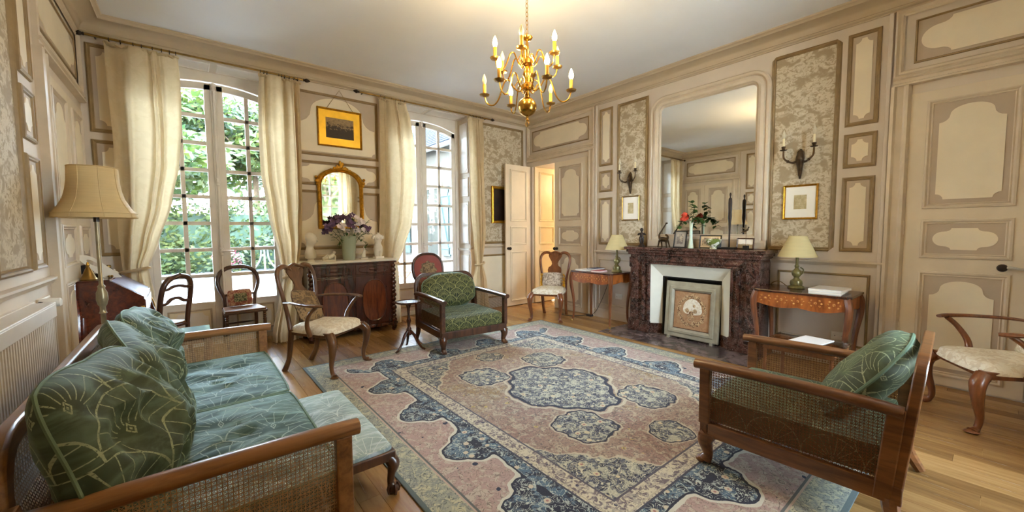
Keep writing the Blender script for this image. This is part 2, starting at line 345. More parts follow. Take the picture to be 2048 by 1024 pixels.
# guards
g1 = a.mix(fine.sstep(.45, .55), (166, 164, 144), (138, 142, 132)); g1 = a.mix(blot*.7, g1, (202, 194, 156)); g1 = a.mix(curl, g1, (98, 102, 98)); g1 = a.mix(dots.lt(.10), g1, (70, 74, 84))
g2 = a.mix(fine.sstep(.47, .53), CREAM, (112, 98, 104)); g2 = a.mix(dots.lt(.14), g2, (60, 60, 84)); g2 = a.mix(blot*.5, g2, (214, 204, 180)); g2 = a.mix(tiny.lt(.2)*.6, g2, (74, 66, 80))
c = a.mix(d.gt(.76), g2, field); c = a.mix(d.lt(.64), c, brd); c = a.mix(d.lt(.20), c, g1)
for e, w_, cl in ((.012, .013, (92, 104, 102)), (.20, .006, (96, 96, 96)), (.188, .005, (190, 164, 146)), (.64, .006, (60, 62, 78)), (.66, .004, (186, 176, 150)), (.755, .006, (84, 80, 92))):
    c = a.mix((d-e).abs().lt(w_), c, cl)
wv = a.noise(scale=220, detail=1)
c = a.mix(wv.sstep(.3, .7)*.10, c, (150, 144, 136))
a.color(c); a.bump(wv, .25, .003); a.set('Sheen Weight', .12); a.set('Sheen Roughness', .4); M['rug_weave'] = a.m
# ------------------------------------------------------------------ mesh helpers
class MB:
    def __init__(s): s.v, s.f, s.uv, s.sm = [], [], {}, []
    def add(s, vs, fs, uvs=None):
        n = len(s.v); s.v += [tuple(p) for p in vs]
        for i, f in enumerate(fs):
            if uvs: s.uv[len(s.f)] = [uvs[k] for k in f]
            s.f.append([k+n for k in f])
        return s
    def box(s, x0, x1, y0, y1, z0, z1):
        v = [(x, y, z) for z in (z0, z1) for y in (y0, y1) for x in (x0, x1)]
        return s.add(v, [(0, 2, 3, 1), (4, 5, 7, 6), (0, 1, 5, 4), (2, 6, 7, 3), (0, 4, 6, 2), (1, 3, 7, 5)])
    def beam(s, a, b, w, h, up=(0, 0, 1)):
        a, b = Vector(a), Vector(b); d = (b-a).normalized(); u = Vector(up); x = d.cross(u)
        if x.length < 1e-4: x = d.cross(Vector((1, 0, 0)))
        x.normalize(); u = x.cross(d)
        v = [p+x*sx*w/2+u*sz*h/2 for p in (a, b) for sx, sz in ((-1, -1), (1, -1), (1, 1), (-1, 1))]
        return s.add(v, [(0, 1, 2, 3), (7, 6, 5, 4), (0, 4, 5, 1), (1, 5, 6, 2), (2, 6, 7, 3), (3, 7, 4, 0)])
    def prism(s, poly, vec):
        n = len(poly); vec = Vector(vec); v = [Vector(p) for p in poly]; v += [p+vec for p in v]
        return s.add(v, [tuple(range(n-1, -1, -1)), tuple(range(n, 2*n))]+[(i, (i+1) % n, n+(i+1) % n, n+i) for i in range(n)])
    def lathe(s, prof, c=(0, 0, 0), n=20, axis='Z', sx=1, sy=1, cap=True):
        v = []
        for r, h in prof:
            for k in range(n):
                t = 2*PI*k/n; x, y = r*math.cos(t)*sx, r*math.sin(t)*sy
                p = {'Z': (x, y, h), 'X': (h, x, y), 'Y': (x, h, y)}[axis]
                v.append((p[0]+c[0], p[1]+c[1], p[2]+c[2]))
        f = []
        for i in range(len(prof)-1):
            for k in range(n): f.append((i*n+k, i*n+(k+1) % n, (i+1)*n+(k+1) % n, (i+1)*n+k))
        if cap: f.append(tuple(range(n-1, -1, -1))); f.append(tuple(range((len(prof)-1)*n, len(prof)*n)))
        return s.add(v, f)
    def tube(s, path, r, n=8, cap=True, flat=1.0, up=(0, 0, 1), closed=False):
        P = [Vector(p) for p in path]; m = len(P); R = r if isinstance(r, (list, tuple)) else [r]*m
        v = []; prev = None
        for i, p in enumerate(P):
            if closed: d = P[(i+1) % m]-P[i-1]
            else: d = (P[min(i+1, m-1)]-P[max(i-1, 0)])
            d.normalize()
            if prev is None:
                u = Vector(up); x = d.cross(u)
                if x.length < .05: x = d.cross(Vector((1, 0, 0)))
            else: x = prev-d*prev.dot(d)
            x.normalize(); prev = x; y = d.cross(x)
            for k in range(n):
                t = 2*PI*k/n; v.append(p+x*R[i]*math.cos(t)+y*R[i]*flat*math.sin(t))
        f = []
        for i in range(m if closed else m-1):
            j = (i+1) % m
            for k in range(n): f.append((i*n+k, i*n+(k+1) % n, j*n+(k+1) % n, j*n+k))
        if cap and not closed: f.append(tuple(range(n-1, -1, -1))); f.append(tuple(range((m-1)*n, m*n)))
        return s.add(v, f)
    def loft(s, secs, n=14, cap=True, mat=None):
        """sections (cx,cy,cz,rx,ry)"""
        v = []
        for c in secs:
            for k in range(n):
                t = 2*PI*k/n; v.append((c[0]+c[3]*math.cos(t), c[1]+c[4]*math.sin(t), c[2]))
        m = len(secs); f = [(i*n+k, i*n+(k+1) % n, (i+1)*n+(k+1) % n, (i+1)*n+k) for i in range(m-1) for k in range(n)]
        if cap: f.append(tuple(range(n-1, -1, -1))); f.append(tuple(range((m-1)*n, m*n)))
        return s.add(v, f)
    def ball(s, c, r, n=10, sc=(1, 1, 1)):
        prof = [(r*math.sin(PI*i/n)+1e-5, -r*math.cos(PI*i/n)) for i in range(n+1)]
        m0 = len(s.v); s.lathe(prof, (0, 0, 0), n*2, cap=False)
        for i in range(m0, len(s.v)):
            p = s.v[i]; s.v[i] = (p[0]*sc[0]+c[0], p[1]*sc[1]+c[1], p[2]*sc[2]+c[2])
        return s
    def map(s, fn):
        s.v = [tuple(fn(*p)) for p in s.v]; return s
    def build(s, name, mat, parent=None, smooth=True, bevel=0, sub=0, angle=38, loc=None, kind=None):
        me = bpy.data.meshes.new(name); me.from_pydata(s.v, [], s.f)
        if s.uv:
            l = me.uv_layers.new(name='UVMap'); k = 0
            for i, f in enumerate(s.f):
                q = s.uv.get(i)
                for j in range(len(f)):
                    l.data[k].uv = q[j] if q else (0, 0); k += 1
        me.materials.append(M[mat]); me.validate(); me.update()
        o = bpy.data.objects.new(name, me); COL.objects.link(o)
        if parent: o.parent = parent
        if loc: o.location = loc
        if smooth:
            me.shade_smooth(); me.set_sharp_from_angle(angle=math.radians(angle))
        if bevel:
            b = o.modifiers.new('edge', 'BEVEL'); b.width = bevel; b.segments = 2; b.limit_method = 'ANGLE'; b.angle_limit = math.radians(40)
        if sub:
            b = o.modifiers.new('smooth', 'SUBSURF'); b.levels = sub; b.render_levels = sub
        if kind: o['kind'] = kind
        return o
def tag(o, label, cat, group=None, kind=None):
    o['label'] = label; o['category'] = cat
    if group: o['group'] = group
    if kind: o['kind'] = kind
    return o
def thing(name, label, cat, loc=(0, 0, 0), rz=0, group=None):
    o = bpy.data.objects.new(name, None); COL.objects.link(o); o.empty_display_size = .1
    o.location = loc; o.rotation_euler = (0, 0, math.radians(rz)); return tag(o, label, cat, group)
def struct(o): o['kind'] = 'structure'; return o
def copy_tree(o, parent=None):
    c = o.copy(); COL.objects.link(c); c.parent = parent
    for ch in o.children: copy_tree(ch, c)
    return c
def share(o, parent, loc=(0, 0, 0), rot=None, scale=None):
    c = o.copy(); COL.objects.link(c); c.parent = parent; c.location = loc
    if rot: c.rotation_euler = rot
    if scale: c.scale = scale
    return c
def arc(cx, cz, r, a0, a1, n=6, ry=None):
    ry = r if ry is None else ry
    return [(cx+r*math.cos(math.radians(a0+(a1-a0)*i/n)), cz+ry*math.sin(math.radians(a0+(a1-a0)*i/n))) for i in range(n+1)]
def spline(pts, n=6):
    """Catmull-Rom through points"""
    P = [Vector(p) for p in pts]; P = [P[0]*2-P[1]]+P+[P[-1]*2-P[-2]]; o = []
    for i in range(1, len(P)-2):
        for k in range(n):
            t = k/n; a, b, c, d = P[i-1:i+3]
            o.append(.5*((2*b)+(c-a)*t+(2*a-5*b+4*c-d)*t*t+(3*b-a-3*c+d)*t**3))
    o.append(P[-2]); return [tuple(p) for p in o]
def lerps(xs, n):
    """resample scalar list to n samples"""
    o = []
    for i in range(n):
        t = i*(len(xs)-1)/(n-1); k = min(int(t), len(xs)-2); o.append(xs[k]+(xs[k+1]-xs[k])*(t-k))
    return o
def interp(pts, z):
    """pts [(x,z)] sorted by falling z"""
    if z >= pts[0][1]: return pts[0][0]
    for (x0, z0), (x1, z1) in zip(pts, pts[1:]):
        if z1 <= z <= z0:
            t = (z0-z)/(z0-z1); t = t*t*(3-2*t)*.4+t*.6; return x0+(x1-x0)*t
    return pts[-1][0]

# ------------------------------------------------------------------ walls
class Wall:
    def __init__(s, fn): s.p = fn
WR = Wall(lambda u, z, n: (W-n, u, z)); WB = Wall(lambda u, z, n: (u, D-n, z))
WL = Wall(lambda u, z, n: (L+n, u, z)); WF = Wall(lambda u, z, n: (u, F+n, z))
wall_right = struct(MB().box(W, W+.5, F-.5, .62-.06, 0, ZC+.2).box(W, W+.5, .56, 4.86, 0, ZC+.2).box(W, W+.5, 4.86, 5.43, 2.5, ZC+.2).box(W, W+.5, 5.43, D, 0, ZC+.2).build('wall_right', 'wall_paint', smooth=False))
def window_wall(name, y0, y1, WX=WINX):
    m = MB(); xs = [L-.4]+[v for x in WX for v in (x-WH, x+WH)]+[W+.5]
    for i in range(0, len(xs), 2): m.box(xs[i], xs[i+1], y0, y1, 0, ZC+.2)
    for x in WX: m.box(x-WH, x+WH, y0, y1, 3.22, ZC+.2)
    return struct(m.build(name, 'wall_paint', smooth=False))
wall_back = window_wall('wall_back', D, D+.52)
wall_front = window_wall('wall_front', F-.52, F, WINX[1:])
wall_left = struct(MB().box(L-.4, L, F-.5, D+.5, 0, ZC+.2).build('wall_left', 'wall_paint', smooth=False))
ceiling = struct(MB().box(L-.4, W+.5, F-.5, D+.5, ZC, ZC+.2).build('ceiling', 'ceiling_paint', smooth=False))
# cornice: mitred run round the room
def ringrun(prof):
    m = MB(); n = len(prof); v = []
    for d_, z in prof:
        v += [(L+d_, F+d_, z), (W-d_, F+d_, z), (W-d_, D-d_, z), (L+d_, D-d_, z)]
    f = [(i*4+k, i*4+(k+1) % 4, (i+1)*4+(k+1) % 4, (i+1)*4+k) for i in range(n-1) for k in range(4)]
    return m.add(v, f)
cp = [(0, 3.235), (.014, 3.238), (.014, 3.25), (.03, 3.256), (.036, 3.268), (.03, 3.278), (.034, 3.282)]
cp += [(.034+.135*(1-math.cos(t*PI/2/7)), 3.285+.075*math.sin(t*PI/2/7)) for t in range(1, 8)]
cp += [(.172, 3.352), (.180, 3.366), (.198, 3.372), (.206, 3.38), (.206, 3.392)]
trim_1 = struct(ringrun(cp).build('trim_1', 'cornice_paint', angle=50))

def frame(w, u0, u1, z0, z1, prof, r=0, n=5):
    """mitred moulding: prof [(inset, height)]; r rounds the top corners"""
    m = MB(); rings = []
    for i, h in prof:
        a0, a1, b0, b1 = u0+i, u1-i, z0+i, z1-i
        if r:
            rr = max(r-i, .01)
            pts = [(a0, b0), (a1, b0)]+arc(a1-rr, b1-rr, rr, 0, 90, n)+arc(a0+rr, b1-rr, rr, 90, 180, n)
        else: pts = [(a0, b0), (a1, b0), (a1, b1), (a0, b1)]
        rings.append([w.p(u, z, h) for u, z in pts])
    k = len(rings[0]); v = [p for q in rings for p in q]
    f = [(i*k+j, i*k+(j+1) % k, (i+1)*k+(j+1) % k, (i+1)*k+j) for i in range(len(rings)-1) for j in range(k)]
    return m.add(v, f)
def notch(u0, u1, z0, z1, r):
    e = r*.35
    p = [(u0+e, z1-r-e)]+[(u0+e+.0, z1-r)]
    def corner(cx, cz, a0, a1): return arc(cx, cz, r, a0, a1, 5)
    return corner(u0, z0, 90, 0)+corner(u1, z0, 180, 90)+corner(u1, z1, 270, 180)+corner(u0, z1, 360, 270)
def lobe(u0, u1, z0, z1):
    h = z1-z0; w_ = u1-u0; zc = (z0+z1)/2; a_ = min(.30*w_, h*.62); b_ = a_*.40
    q = [(u1-a_, z1)]+arc(u1-a_+b_*1.0, z1, b_, 180, 270, 4, .16*h)+arc(u1-a_+b_, zc, a_-b_, 90, 0, 7, .34*h)
    half = q+[(u, 2*zc-z) for u, z in reversed(q)]
    left = [(u0+u1-u, z) for u, z in reversed(half)]
    return half+left
def archtop(u0, u1, z0, z1):
    w_ = u1-u0; uc = (u0+u1)/2; r = w_*.17; zs = z1-w_*.36; b = .045
    q = [(u0, zs)]+arc(u0, zs+r, r, 270, 360, 4)+arc(uc, zs+r, uc-u0-r, 180, 90, 7, z1-zs-r)
    rgt = [(u0+u1-u, z) for u, z in reversed(q)]
    return arc(u0, z0, b, 0, 90, 4)+q+rgt+arc(u1, z0, b, 90, 180, 4)
def field(w, poly, h0, h1, mat, parent):
    m = MB(); m.prism([w.p(u, z, h0) for u, z in poly], Vector(w.p(0, 0, h1))-Vector(w.p(0, 0, h0)))
    return m.build('field', mat, parent, smooth=False)
PM = [(0, 0), (.004, .014), (.014, .018), (.022, .013), (.030, .013), (.036, .004), (.038, .0)]
def panel(w, parent, u0, u1, z0, z1, style='notch', mould='moulding', ground='panel_ground', fieldm='panel_field', prof=PM, inset=.055, name='panel', base=0.0, scal=.05):
    if u0 > u1: u0, u1 = u1, u0
    p = frame(w, u0, u1, z0, z1, [(i, h+base) for i, h in prof]).build(name, mould, parent, angle=30)
    k = prof[-1][0]-.004
    MB().add([w.p(a, b, base+.003) for a, b in ((u0+k, z0+k), (u1-k, z0+k), (u1-k, z1-k), (u0+k, z1-k))], [(0, 1, 2, 3)]).build('panel_ground', ground, p, smooth=False)
    a0, a1, b0, b1 = u0+inset, u1-inset, z0+inset, z1-inset
    if style == 'notch': q = notch(a0, a1, b0, b1, min(scal, (a1-a0)*.35, (b1-b0)*.35))
    elif style == 'lobe': q = lobe(a0, a1, b0, b1)
    elif style == 'arch': q = archtop(a0, a1, b0, b1)
    else: q = None
    if q: field(w, q, base+.003, base+.008, fieldm, p)
    return p
def paper_panel(w, parent, u0, u1, z0, z1):
    p = frame(w, u0, u1, z0, z1, [(0, 0), (.004, .016), (.016, .022), (.026, .014), (.034, .018), (.042, .006), (.044, 0)]).build('panel', 'moulding', parent, angle=30)
    k = .04; MB().add([w.p(a, b, .004) for a, b in ((u0+k, z0+k), (u1-k, z0+k), (u1-k, z1-k), (u0+k, z1-k))], [(0, 1, 2, 3)]).build('wallpaper', 'wallpaper', p, smooth=False)
    return p
def rail(w, parent, u0, u1, z, name='rail', mat='pale_moulding', h=.05):
    m = MB(); prof = [(-.5*h, 0), (-.5*h, .012), (-.2*h, .02), (.1*h, .034), (.38*h, .034), (.5*h, .022), (.5*h, 0)]
    n = len(prof); v = [w.p(u, z+dz, t) for u in (u0, u1) for dz, t in prof]
    m.add(v, [(i, i+1, n+i+1, n+i) for i in range(n-1)]+[tuple(range(n)), tuple(range(2*n-1, n-1, -1))])
    return m.build(name, mat, parent, angle=30)
def overdoor(w, parent, ua, ub):
    u0, u1 = min(ua, ub), max(ua, ub)
    frame(w, u0, u1, 2.66, 3.235, [(0, 0), (0, .03), (.012, .036), (.03, .02), (.045, .024), (.055, .012), (.06, .012)]).build('overdoor_frame', 'pale_moulding', parent, angle=30)
    panel(w, parent, u0+.12, u1-.12, 2.76, 3.125, 'lobe', prof=[(0, .0), (.003, .012), (.012, .014), (.018, .004), (.02, .0)], inset=.04)
    # entablature under it
    m = MB(); prof = [(2.66, 0), (2.66, .04), (2.645, .045), (2.635, .03), (2.61, .03), (2.60, .05), (2.585, .05), (2.58, 0)]; n = len(prof)
    v = [w.p(u, z, t) for u in (u0, u1) for z, t in prof]
    m.add(v, [(i, i+1, n+i+1, n+i) for i in range(n-1)]+[tuple(range(n)), tuple(range(2*n-1, n-1, -1))]); m.build('door_head', 'pale_moulding', parent, angle=30)
def jamb(w, parent, u0, u1, z1=2.585):
    """vertical architrave strip between u0,u1 (outer, inner)"""
    sgn = 1 if u1 > u0 else -1; k = abs(u1-u0)
    prof = [(0, 0), (0, .045), (.18, .05), (.3, .03), (.62, .03), (.72, .042), (.86, .042), (1, .012), (1, 0)]
    m = MB(); n = len(prof); v = [w.p(u0+sgn*k*t, z, h) for z in (0, z1) for t, h in prof]
    m.add(v, [(i, i+1, n+i+1, n+i) for i in range(n-1)]+[tuple(range(n)), tuple(range(2*n-1, n-1, -1))]); m.build('architrave', 'pale_moulding', parent, angle=30)
def leaf(w, name, ua, ub, plain_=False, base=.012, mat='door_paint'):
    """a door leaf lying in a wall plane"""
    u0, u1 = min(ua, ub), max(ua, ub)
    m = MB(); v = [w.p(u, z, n_) for n_ in (-.03, base) for u, z in ((u0, .012), (u1, .012), (u1, 2.5), (u0, 2.5))]
    m.add(v, [(3, 2, 1, 0), (4, 5, 6, 7), (0, 1, 5, 4), (1, 2, 6, 5), (2, 3, 7, 6), (3, 0, 4, 7)])
    d_ = m.build(name, mat, None, smooth=False, bevel=.003)
    pf = [(0, 0), (.004, .012), (.016, .016), (.028, .004), (.036, .010), (.044, .0)]
    a0, a1 = u0+.10, u1-.10
    for z0, z1, st in ((1.51, 2.42, 'arch'), (1.09, 1.42, 'lobe'), (.09, .98, 'arch')):
        panel(w, d_, a0, a1, z0, z1, None if plain_ else st, 'pale_moulding' if not plain_ else mat, 'panel_ground' if not plain_ else mat, 'panel_field', pf, .075, base=base)
    return d_
def knob(w, parent, u, z, base=.012, side=1):
    m = MB(); 
    rings = [(.024, 0), (.026, .006), (.012, .012), (.010, .035), (.024, .045), (.030, .06), (.024, .076), (.006, .082)]
    n = 14; v = [w.p(u+r*math.cos(2*PI*k/n), z+r*math.sin(2*PI*k/n), base+h) for r, h in rings for k in range(n)]
    m.add(v, [(i*n+k, i*n+(k+1) % n, (i+1)*n+(k+1) % n, (i+1)*n+k) for i in range(len(rings)-1) for k in range(n)]+[tuple(range((len(rings)-1)*n, len(rings)*n))])
    return m.build('knob', 'dark_bronze', parent)
def hinge(w, parent, u, z, base=.012):
    a, b = Vector(w.p(u, z-.06, base+.006)), Vector(w.p(u, z+.06, base+.006))
    return MB().tube([a, b], .008, 8).build('hinge', 'pale_moulding', parent)

# right wall, mirrored about y = 2.32
def col_panels(w, par, ua, ub):
    panel(w, par, ua, ub, 2.31, 3.16, 'notch', scal=.06, inset=.06); panel(w, par, ua, ub, 1.92, 2.24, 'notch', scal=.045, inset=.06); panel(w, par, ua, ub, 1.125, 1.835, 'notch', scal=.06, inset=.06)
YM = 2.32
for sg in (1, -1):
    U = lambda t: YM+sg*t
    col_panels(WR, wall_right, U(1.34), U(1.58)); paper_panel(WR, wall_right, U(.755), U(1.255), 1.12, 3.16)
    rail(WR, wall_right, U(.70), U(1.67), 1.01)
    panel(WR, wall_right, U(.83), U(1.58), .20, .91, 'notch', 'pale_moulding' if sg > 0 else 'moulding', 'wall_paint', 'wall_paint', [(0, 0), (.004, .012), (.014, .016), (.02, .008), (.024, 0)], .07)
    overdoor(WR, wall_right, U(1.67), U(3.22)); jamb(WR, wall_right, U(1.66), U(1.79))
    m = MB(); u0, u1 = sorted((U(.70), U(1.66))); m.prism([WR.p(u0, .0, h) if False else WR.p(u0, z, h) for z, h in ((0, 0), (0, .022), (.11, .022), (.13, .012), (.13, 0))], (0, u1-u0, 0))
    struct(m.build('baseboard_right', 'wall_paint', None, smooth=False))
    m = MB().box(W-.03, W+.0, *sorted((U(1.625), U(1.655))), .13, 3.235); m.build('pilaster_strip', 'wall_paint', wall_right, smooth=False, bevel=.006)
# doors on the right wall
door_1 = struct(leaf(WR, 'door_1', 4.13, 4.85)); knob(WR, door_1, 4.79, 1.035)
for z in (2.15, 1.25, .35): hinge(WR, door_1, 4.125, z)
door_2 = struct(leaf(WR, 'door_2', .53, -.175)); kb = knob(WR, door_2, -.03, 1.035)
MB().tube([WR.p(-.03, 1.035, .07), WR.p(-.07, 1.04, .085), WR.p(-.12, 1.03, .08), WR.p(-.16, 1.035, .08)], [.012, .011, .010, .012], 8).build('handle', 'silver', door_2)
for z in (2.02, 1.35, .45): hinge(WR, door_2, .535, z)
door_3 = struct(leaf(WR, 'door_3', -.18, -.80))
# open leaf, swung into the room against the corner
WO = Wall(lambda u, z, n: (4.895-u*.995, 5.46-u*.04-n, z))
door_4 = struct(leaf(WO, 'door_4', 0.0, .60, True, .008)); knob(WO, door_4, .555, 1.035, .008)
# inner leaf folded into the wall's thickness and the passage beyond
WI = Wall(lambda u, z, n: (W+.012+u, 5.40-n, z))
door_5 = struct(leaf(WI, 'door_5', 0.02, .60, True, .008, 'inner_door_paint'))
struct(MB().box(W+.5, 7.4, 3.2, 3.25, 0, 2.9).box(7.4, 7.45, 3.2, 7.5, 0, 2.9).box(W+.5, 7.4, 7.5, 7.55, 0, 2.9).box(W+.5, 7.45, 3.2, 7.55, 2.9, 2.95).build('wall_passage', 'panel_field', smooth=False))
struct(MB().box(W, 7.45, 3.2, 7.55, -.05, -.001).build('floor_passage', 'floor_wood', smooth=False))
l = bpy.data.lights.new('passage_lamp', 'POINT'); l.energy = 4; l.color = (1, .80, .52); l.shadow_soft_size = .12; o = bpy.data.objects.new('passage_lamp', l); COL.objects.link(o); o.location = (6.3, 4.7, 2.3)

# left wall: same design
for sg in (1, -1):
    U = lambda t: YM+sg*t
    col_panels(WL, wall_left, U(1.36), U(1.62)); paper_panel(WL, wall_left, U(.72), U(1.28), 1.12, 3.16)
    rail(WL, wall_left, U(.0), U(1.75), 1.04)
    panel(WL, wall_left, U(.70), U(1.28), .20, .95, 'notch', 'pale_moulding', 'wall_paint', 'wall_paint', [(0, 0), (.004, .012), (.014, .016), (.02, .008), (.024, 0)], .07)
    panel(WL, wall_left, U(1.36), U(1.62), .20, .95, 'notch', 'pale_moulding', 'wall_paint', 'wall_paint', [(0, 0), (.004, .012), (.014, .016), (.02, .008), (.024, 0)], .07)
    overdoor(WL, wall_left, U(1.75), U(3.22)); jamb(WL, wall_left, U(1.73), U(1.93))
    for k, (a_, b_) in enumerate(((1.93, 2.60), (2.605, 3.22))):
        d_ = struct(leaf(WL, 'door_%d' % (6+k+(0 if sg > 0 else 2)), U(a_), U(b_)))
        if k: 
            knob(WL, d_, U(2.67), 1.04)
            MB().box(L+.012, L+.035, *sorted((U(2.63), U(2.80))), 1.0, 1.075).build('lock', 'black_iron', d_, bevel=.004)
panel(WL, wall_left, YM-.62, YM+.62, 1.12, 3.16, 'notch', scal=.12, inset=.08)
struct(MB().box(L, L+.022, .6, 4.05, 0, .13).build('baseboard_left', 'wall_paint', smooth=False))

# back wall
ps = [(0, 0), (.004, .012), (.014, .016), (.024, .012), (.032, .014), (.036, 0)]
for u0, u1 in ((-.68, -.40),):
    panel(WB, wall_back, u0, u1, 2.33, 3.17, 'notch', inset=.07); panel(WB, wall_back, u0, u1, 1.12, 2.26, 'notch', inset=.07); panel(WB, wall_back, u0, u1, .2, .95, 'notch', inset=.07)
x0, x1 = 1.06, 2.135
panel(WB, wall_back, x0, x1, 2.33, 3.13, 'arch', prof=ps, inset=.05); panel(WB, wall_back, x0, x1, 1.95, 2.26, 'lobe', prof=ps, inset=.045)
panel(WB, wall_back, x0, x1, 1.12, 1.885, 'arch', prof=ps, inset=.05); rail(WB, wall_back, 1.0, 2.29, 1.03); panel(WB, wall_back, x0, x1, .2, .95, 'notch', prof=ps, inset=.07)
paper_panel(WB, wall_back, 3.80, 4.83, 1.12, 3.17); rail(WB, wall_back, 3.67, W, 1.07); panel(WB, wall_back, 3.80, 4.83, .17, .94, None, 'moulding', 'panel_field', prof=ps)
for a_, b_ in ((L, -.37), (.99, 2.30), (3.66, W)):
    struct(MB().box(a_, b_, D-.022, D, 0, .13).build('baseboard_back', 'wall_paint', smooth=False))
# front wall
for a_, b_ in ((-.65, 1.0), (1.06, 2.23), (3.73, 4.84)):
    panel(WF, wall_front, a_, b_, 2.33, 3.13, 'arch', prof=ps, inset=.05); panel(WF, wall_front, a_, b_, 1.12, 2.26, 'notch', prof=ps, inset=.05); panel(WF, wall_front, a_, b_, .2, .95, 'notch', prof=ps, inset=.07)

# ------------------------------------------------------------------ french windows
def window(name, xc, yf, sgn, full=True):
    """yf: plane of the sashes; sgn +1 when the outdoors lies at +y"""
    w = Wall(lambda u, z, n: (xc+u, yf-sgn*n, z))
    root = thing(name, '', '', (0, 0, 0)); del root['label']; del root['category']; root['kind'] = 'structure'
    def vbox(nm, u0, u1, z0, z1, n0, n1, mat='window_paint', bev=.004):
        a_, b_ = sorted((yf-sgn*n0, yf-sgn*n1)); return MB().box(xc+u0, xc+u1, a_, b_, z0, z1).build(nm, mat, root, smooth=False, bevel=bev)
    # fixed frame
    vbox('window_frame', -WH, -WH+.055, 0, 3.22, -.04, .05); vbox('window_frame', WH-.055, WH, 0, 3.22, -.04, .05)
    vbox('threshold', -WH, WH, 0, .06, -.06, .05)
    zt = lambda u: 3.10-.11*(abs(u)/.62)**2.2           # arched sash heads
    # head board filling above the arch
    us = [-.63+.063*i for i in range(21)]
    m = MB(); m.prism([w.p(u, zt(u)+.012, -.03) for u in us]+[w.p(.63, 3.22, -.03), w.p(-.63, 3.22, -.03)], Vector(w.p(0, 0, .045))-Vector(w.p(0, 0, -.03))); m.build('window_head', 'window_paint', root, smooth=False)
    pane = None
    for sd in (-1, 1):
        q = lambda t: sd*t
        vbox('stile', *sorted((q(.022), q(.09))), .06, 3.085, -.02, .03); vbox('stile', *sorted((q(.56), q(.625))), .06, 3.0, -.02, .03)
        # arched top rail
        uu = [.022+.0603*i for i in range(11)]
        m = MB(); m.prism([w.p(q(u), zt(u), -.02) for u in uu]+[w.p(q(u), zt(u)-.075, -.02) for u in reversed(uu)], Vector(w.p(0, 0, .03))-Vector(w.p(0, 0, -.02))); m.build('top_rail', 'window_paint', root, smooth=False)
        vbox('bottom_rail', *sorted((q(.085), q(.56))), .06, .52, -.015, .02)
        panel(w, root, q(.12), q(.53), .12, .44, 'notch', 'panel_ground', 'panel_field', 'window_paint', [(0, 0), (.004, .01), (.014, .012), (.02, 0)], .04, base=.02)
        vbox('muntin', *sorted((q(.301), q(.345))), .52, 3.03, -.014, .018)
        zs = [.52+.313*i for i in range(9)]
        for z in zs[1:-1]: vbox('muntin', *sorted((q(.085), q(.56))), z-.021, z+.021, -.014, .018, bev=0)
        for i in range(8):
            for a_, b_ in ((.085, .301), (.345, .56)):
                top = zs[i+1] if i < 7 else min(zt(a_), zt(b_))-.04
                if pane is None or i == 7:
                    pn = MB().box(-.5*(b_-a_), .5*(b_-a_), -.002, .002, -.5*(top-zs[i]), .5*(top-zs[i])).build('pane', 'window_glass', root, smooth=False)
                    if pane is None: pane = pn
                else: pn = share(pane, root)
                pn.location = (xc+q((a_+b_)/2), yf, (top+zs[i])/2)
    # meeting stile with espagnolette rod
    vbox('meeting_stile', -.03, .03, .06, 3.10, .03, .052)
    MB().tube([w.p(.0, .12, .066), w.p(.0, 3.08, .066)], .011, 8).build('espagnolette_rod', 'window_paint', root)
    for z in (.35, 1.12, 1.95, 3.05): MB().lathe([(.012, -.05), (.022, -.04), (.016, -.02), (.024, 0), (.016, .02), (.022, .04), (.012, .05)], w.p(0, z, .066), 10).build('rod_collar', 'window_paint', root)
    MB().tube([w.p(0, 1.12, .08), w.p(.05, 1.13, .10), w.p(.12, 1.12, .09)], [.014, .01, .013], 8).build('rod_handle', 'window_paint', root)
    # reveals: panelled sides and soffit
    depth = abs(yf-(D if sgn > 0 else F))
    for sd in (-1, 1):
        wr = Wall(lambda u, z, n, sd=sd: (xc+sd*(WH-n), (yf-sgn*.05)-sgn*u, z))
        for z0, z1 in ((2.31, 3.15), (1.92, 2.24), (1.12, 1.84), (.18, .95)):
            panel(wr, root, .04, depth-.08, z0, z1, 'notch', 'pale_moulding', 'window_paint', 'window_paint', [(0, 0), (.003, .01), (.01, .012), (.016, 0)], .03, scal=.04)
        rail(wr, root, 0, depth-.05, 1.03, 'reveal_rail', 'window_paint')
    ws = Wall(lambda u, z, n: (xc+u, (yf-sgn*.05)-sgn*z, 3.22-n))
    for a_, b_ in ((-.62, -.03), (.03, .62)):
        panel(ws, root, a_, b_, .04, depth-.08, None, 'window_paint', 'window_paint', 'window_paint', [(0, 0), (.003, .01), (.01, .012), (.016, 0)])
    return root
for i, xc in enumerate(WINX):
    window('window_%d' % (i+1), xc, D+.40, 1)
window('window_3', WINX[1], F-.40, -1)

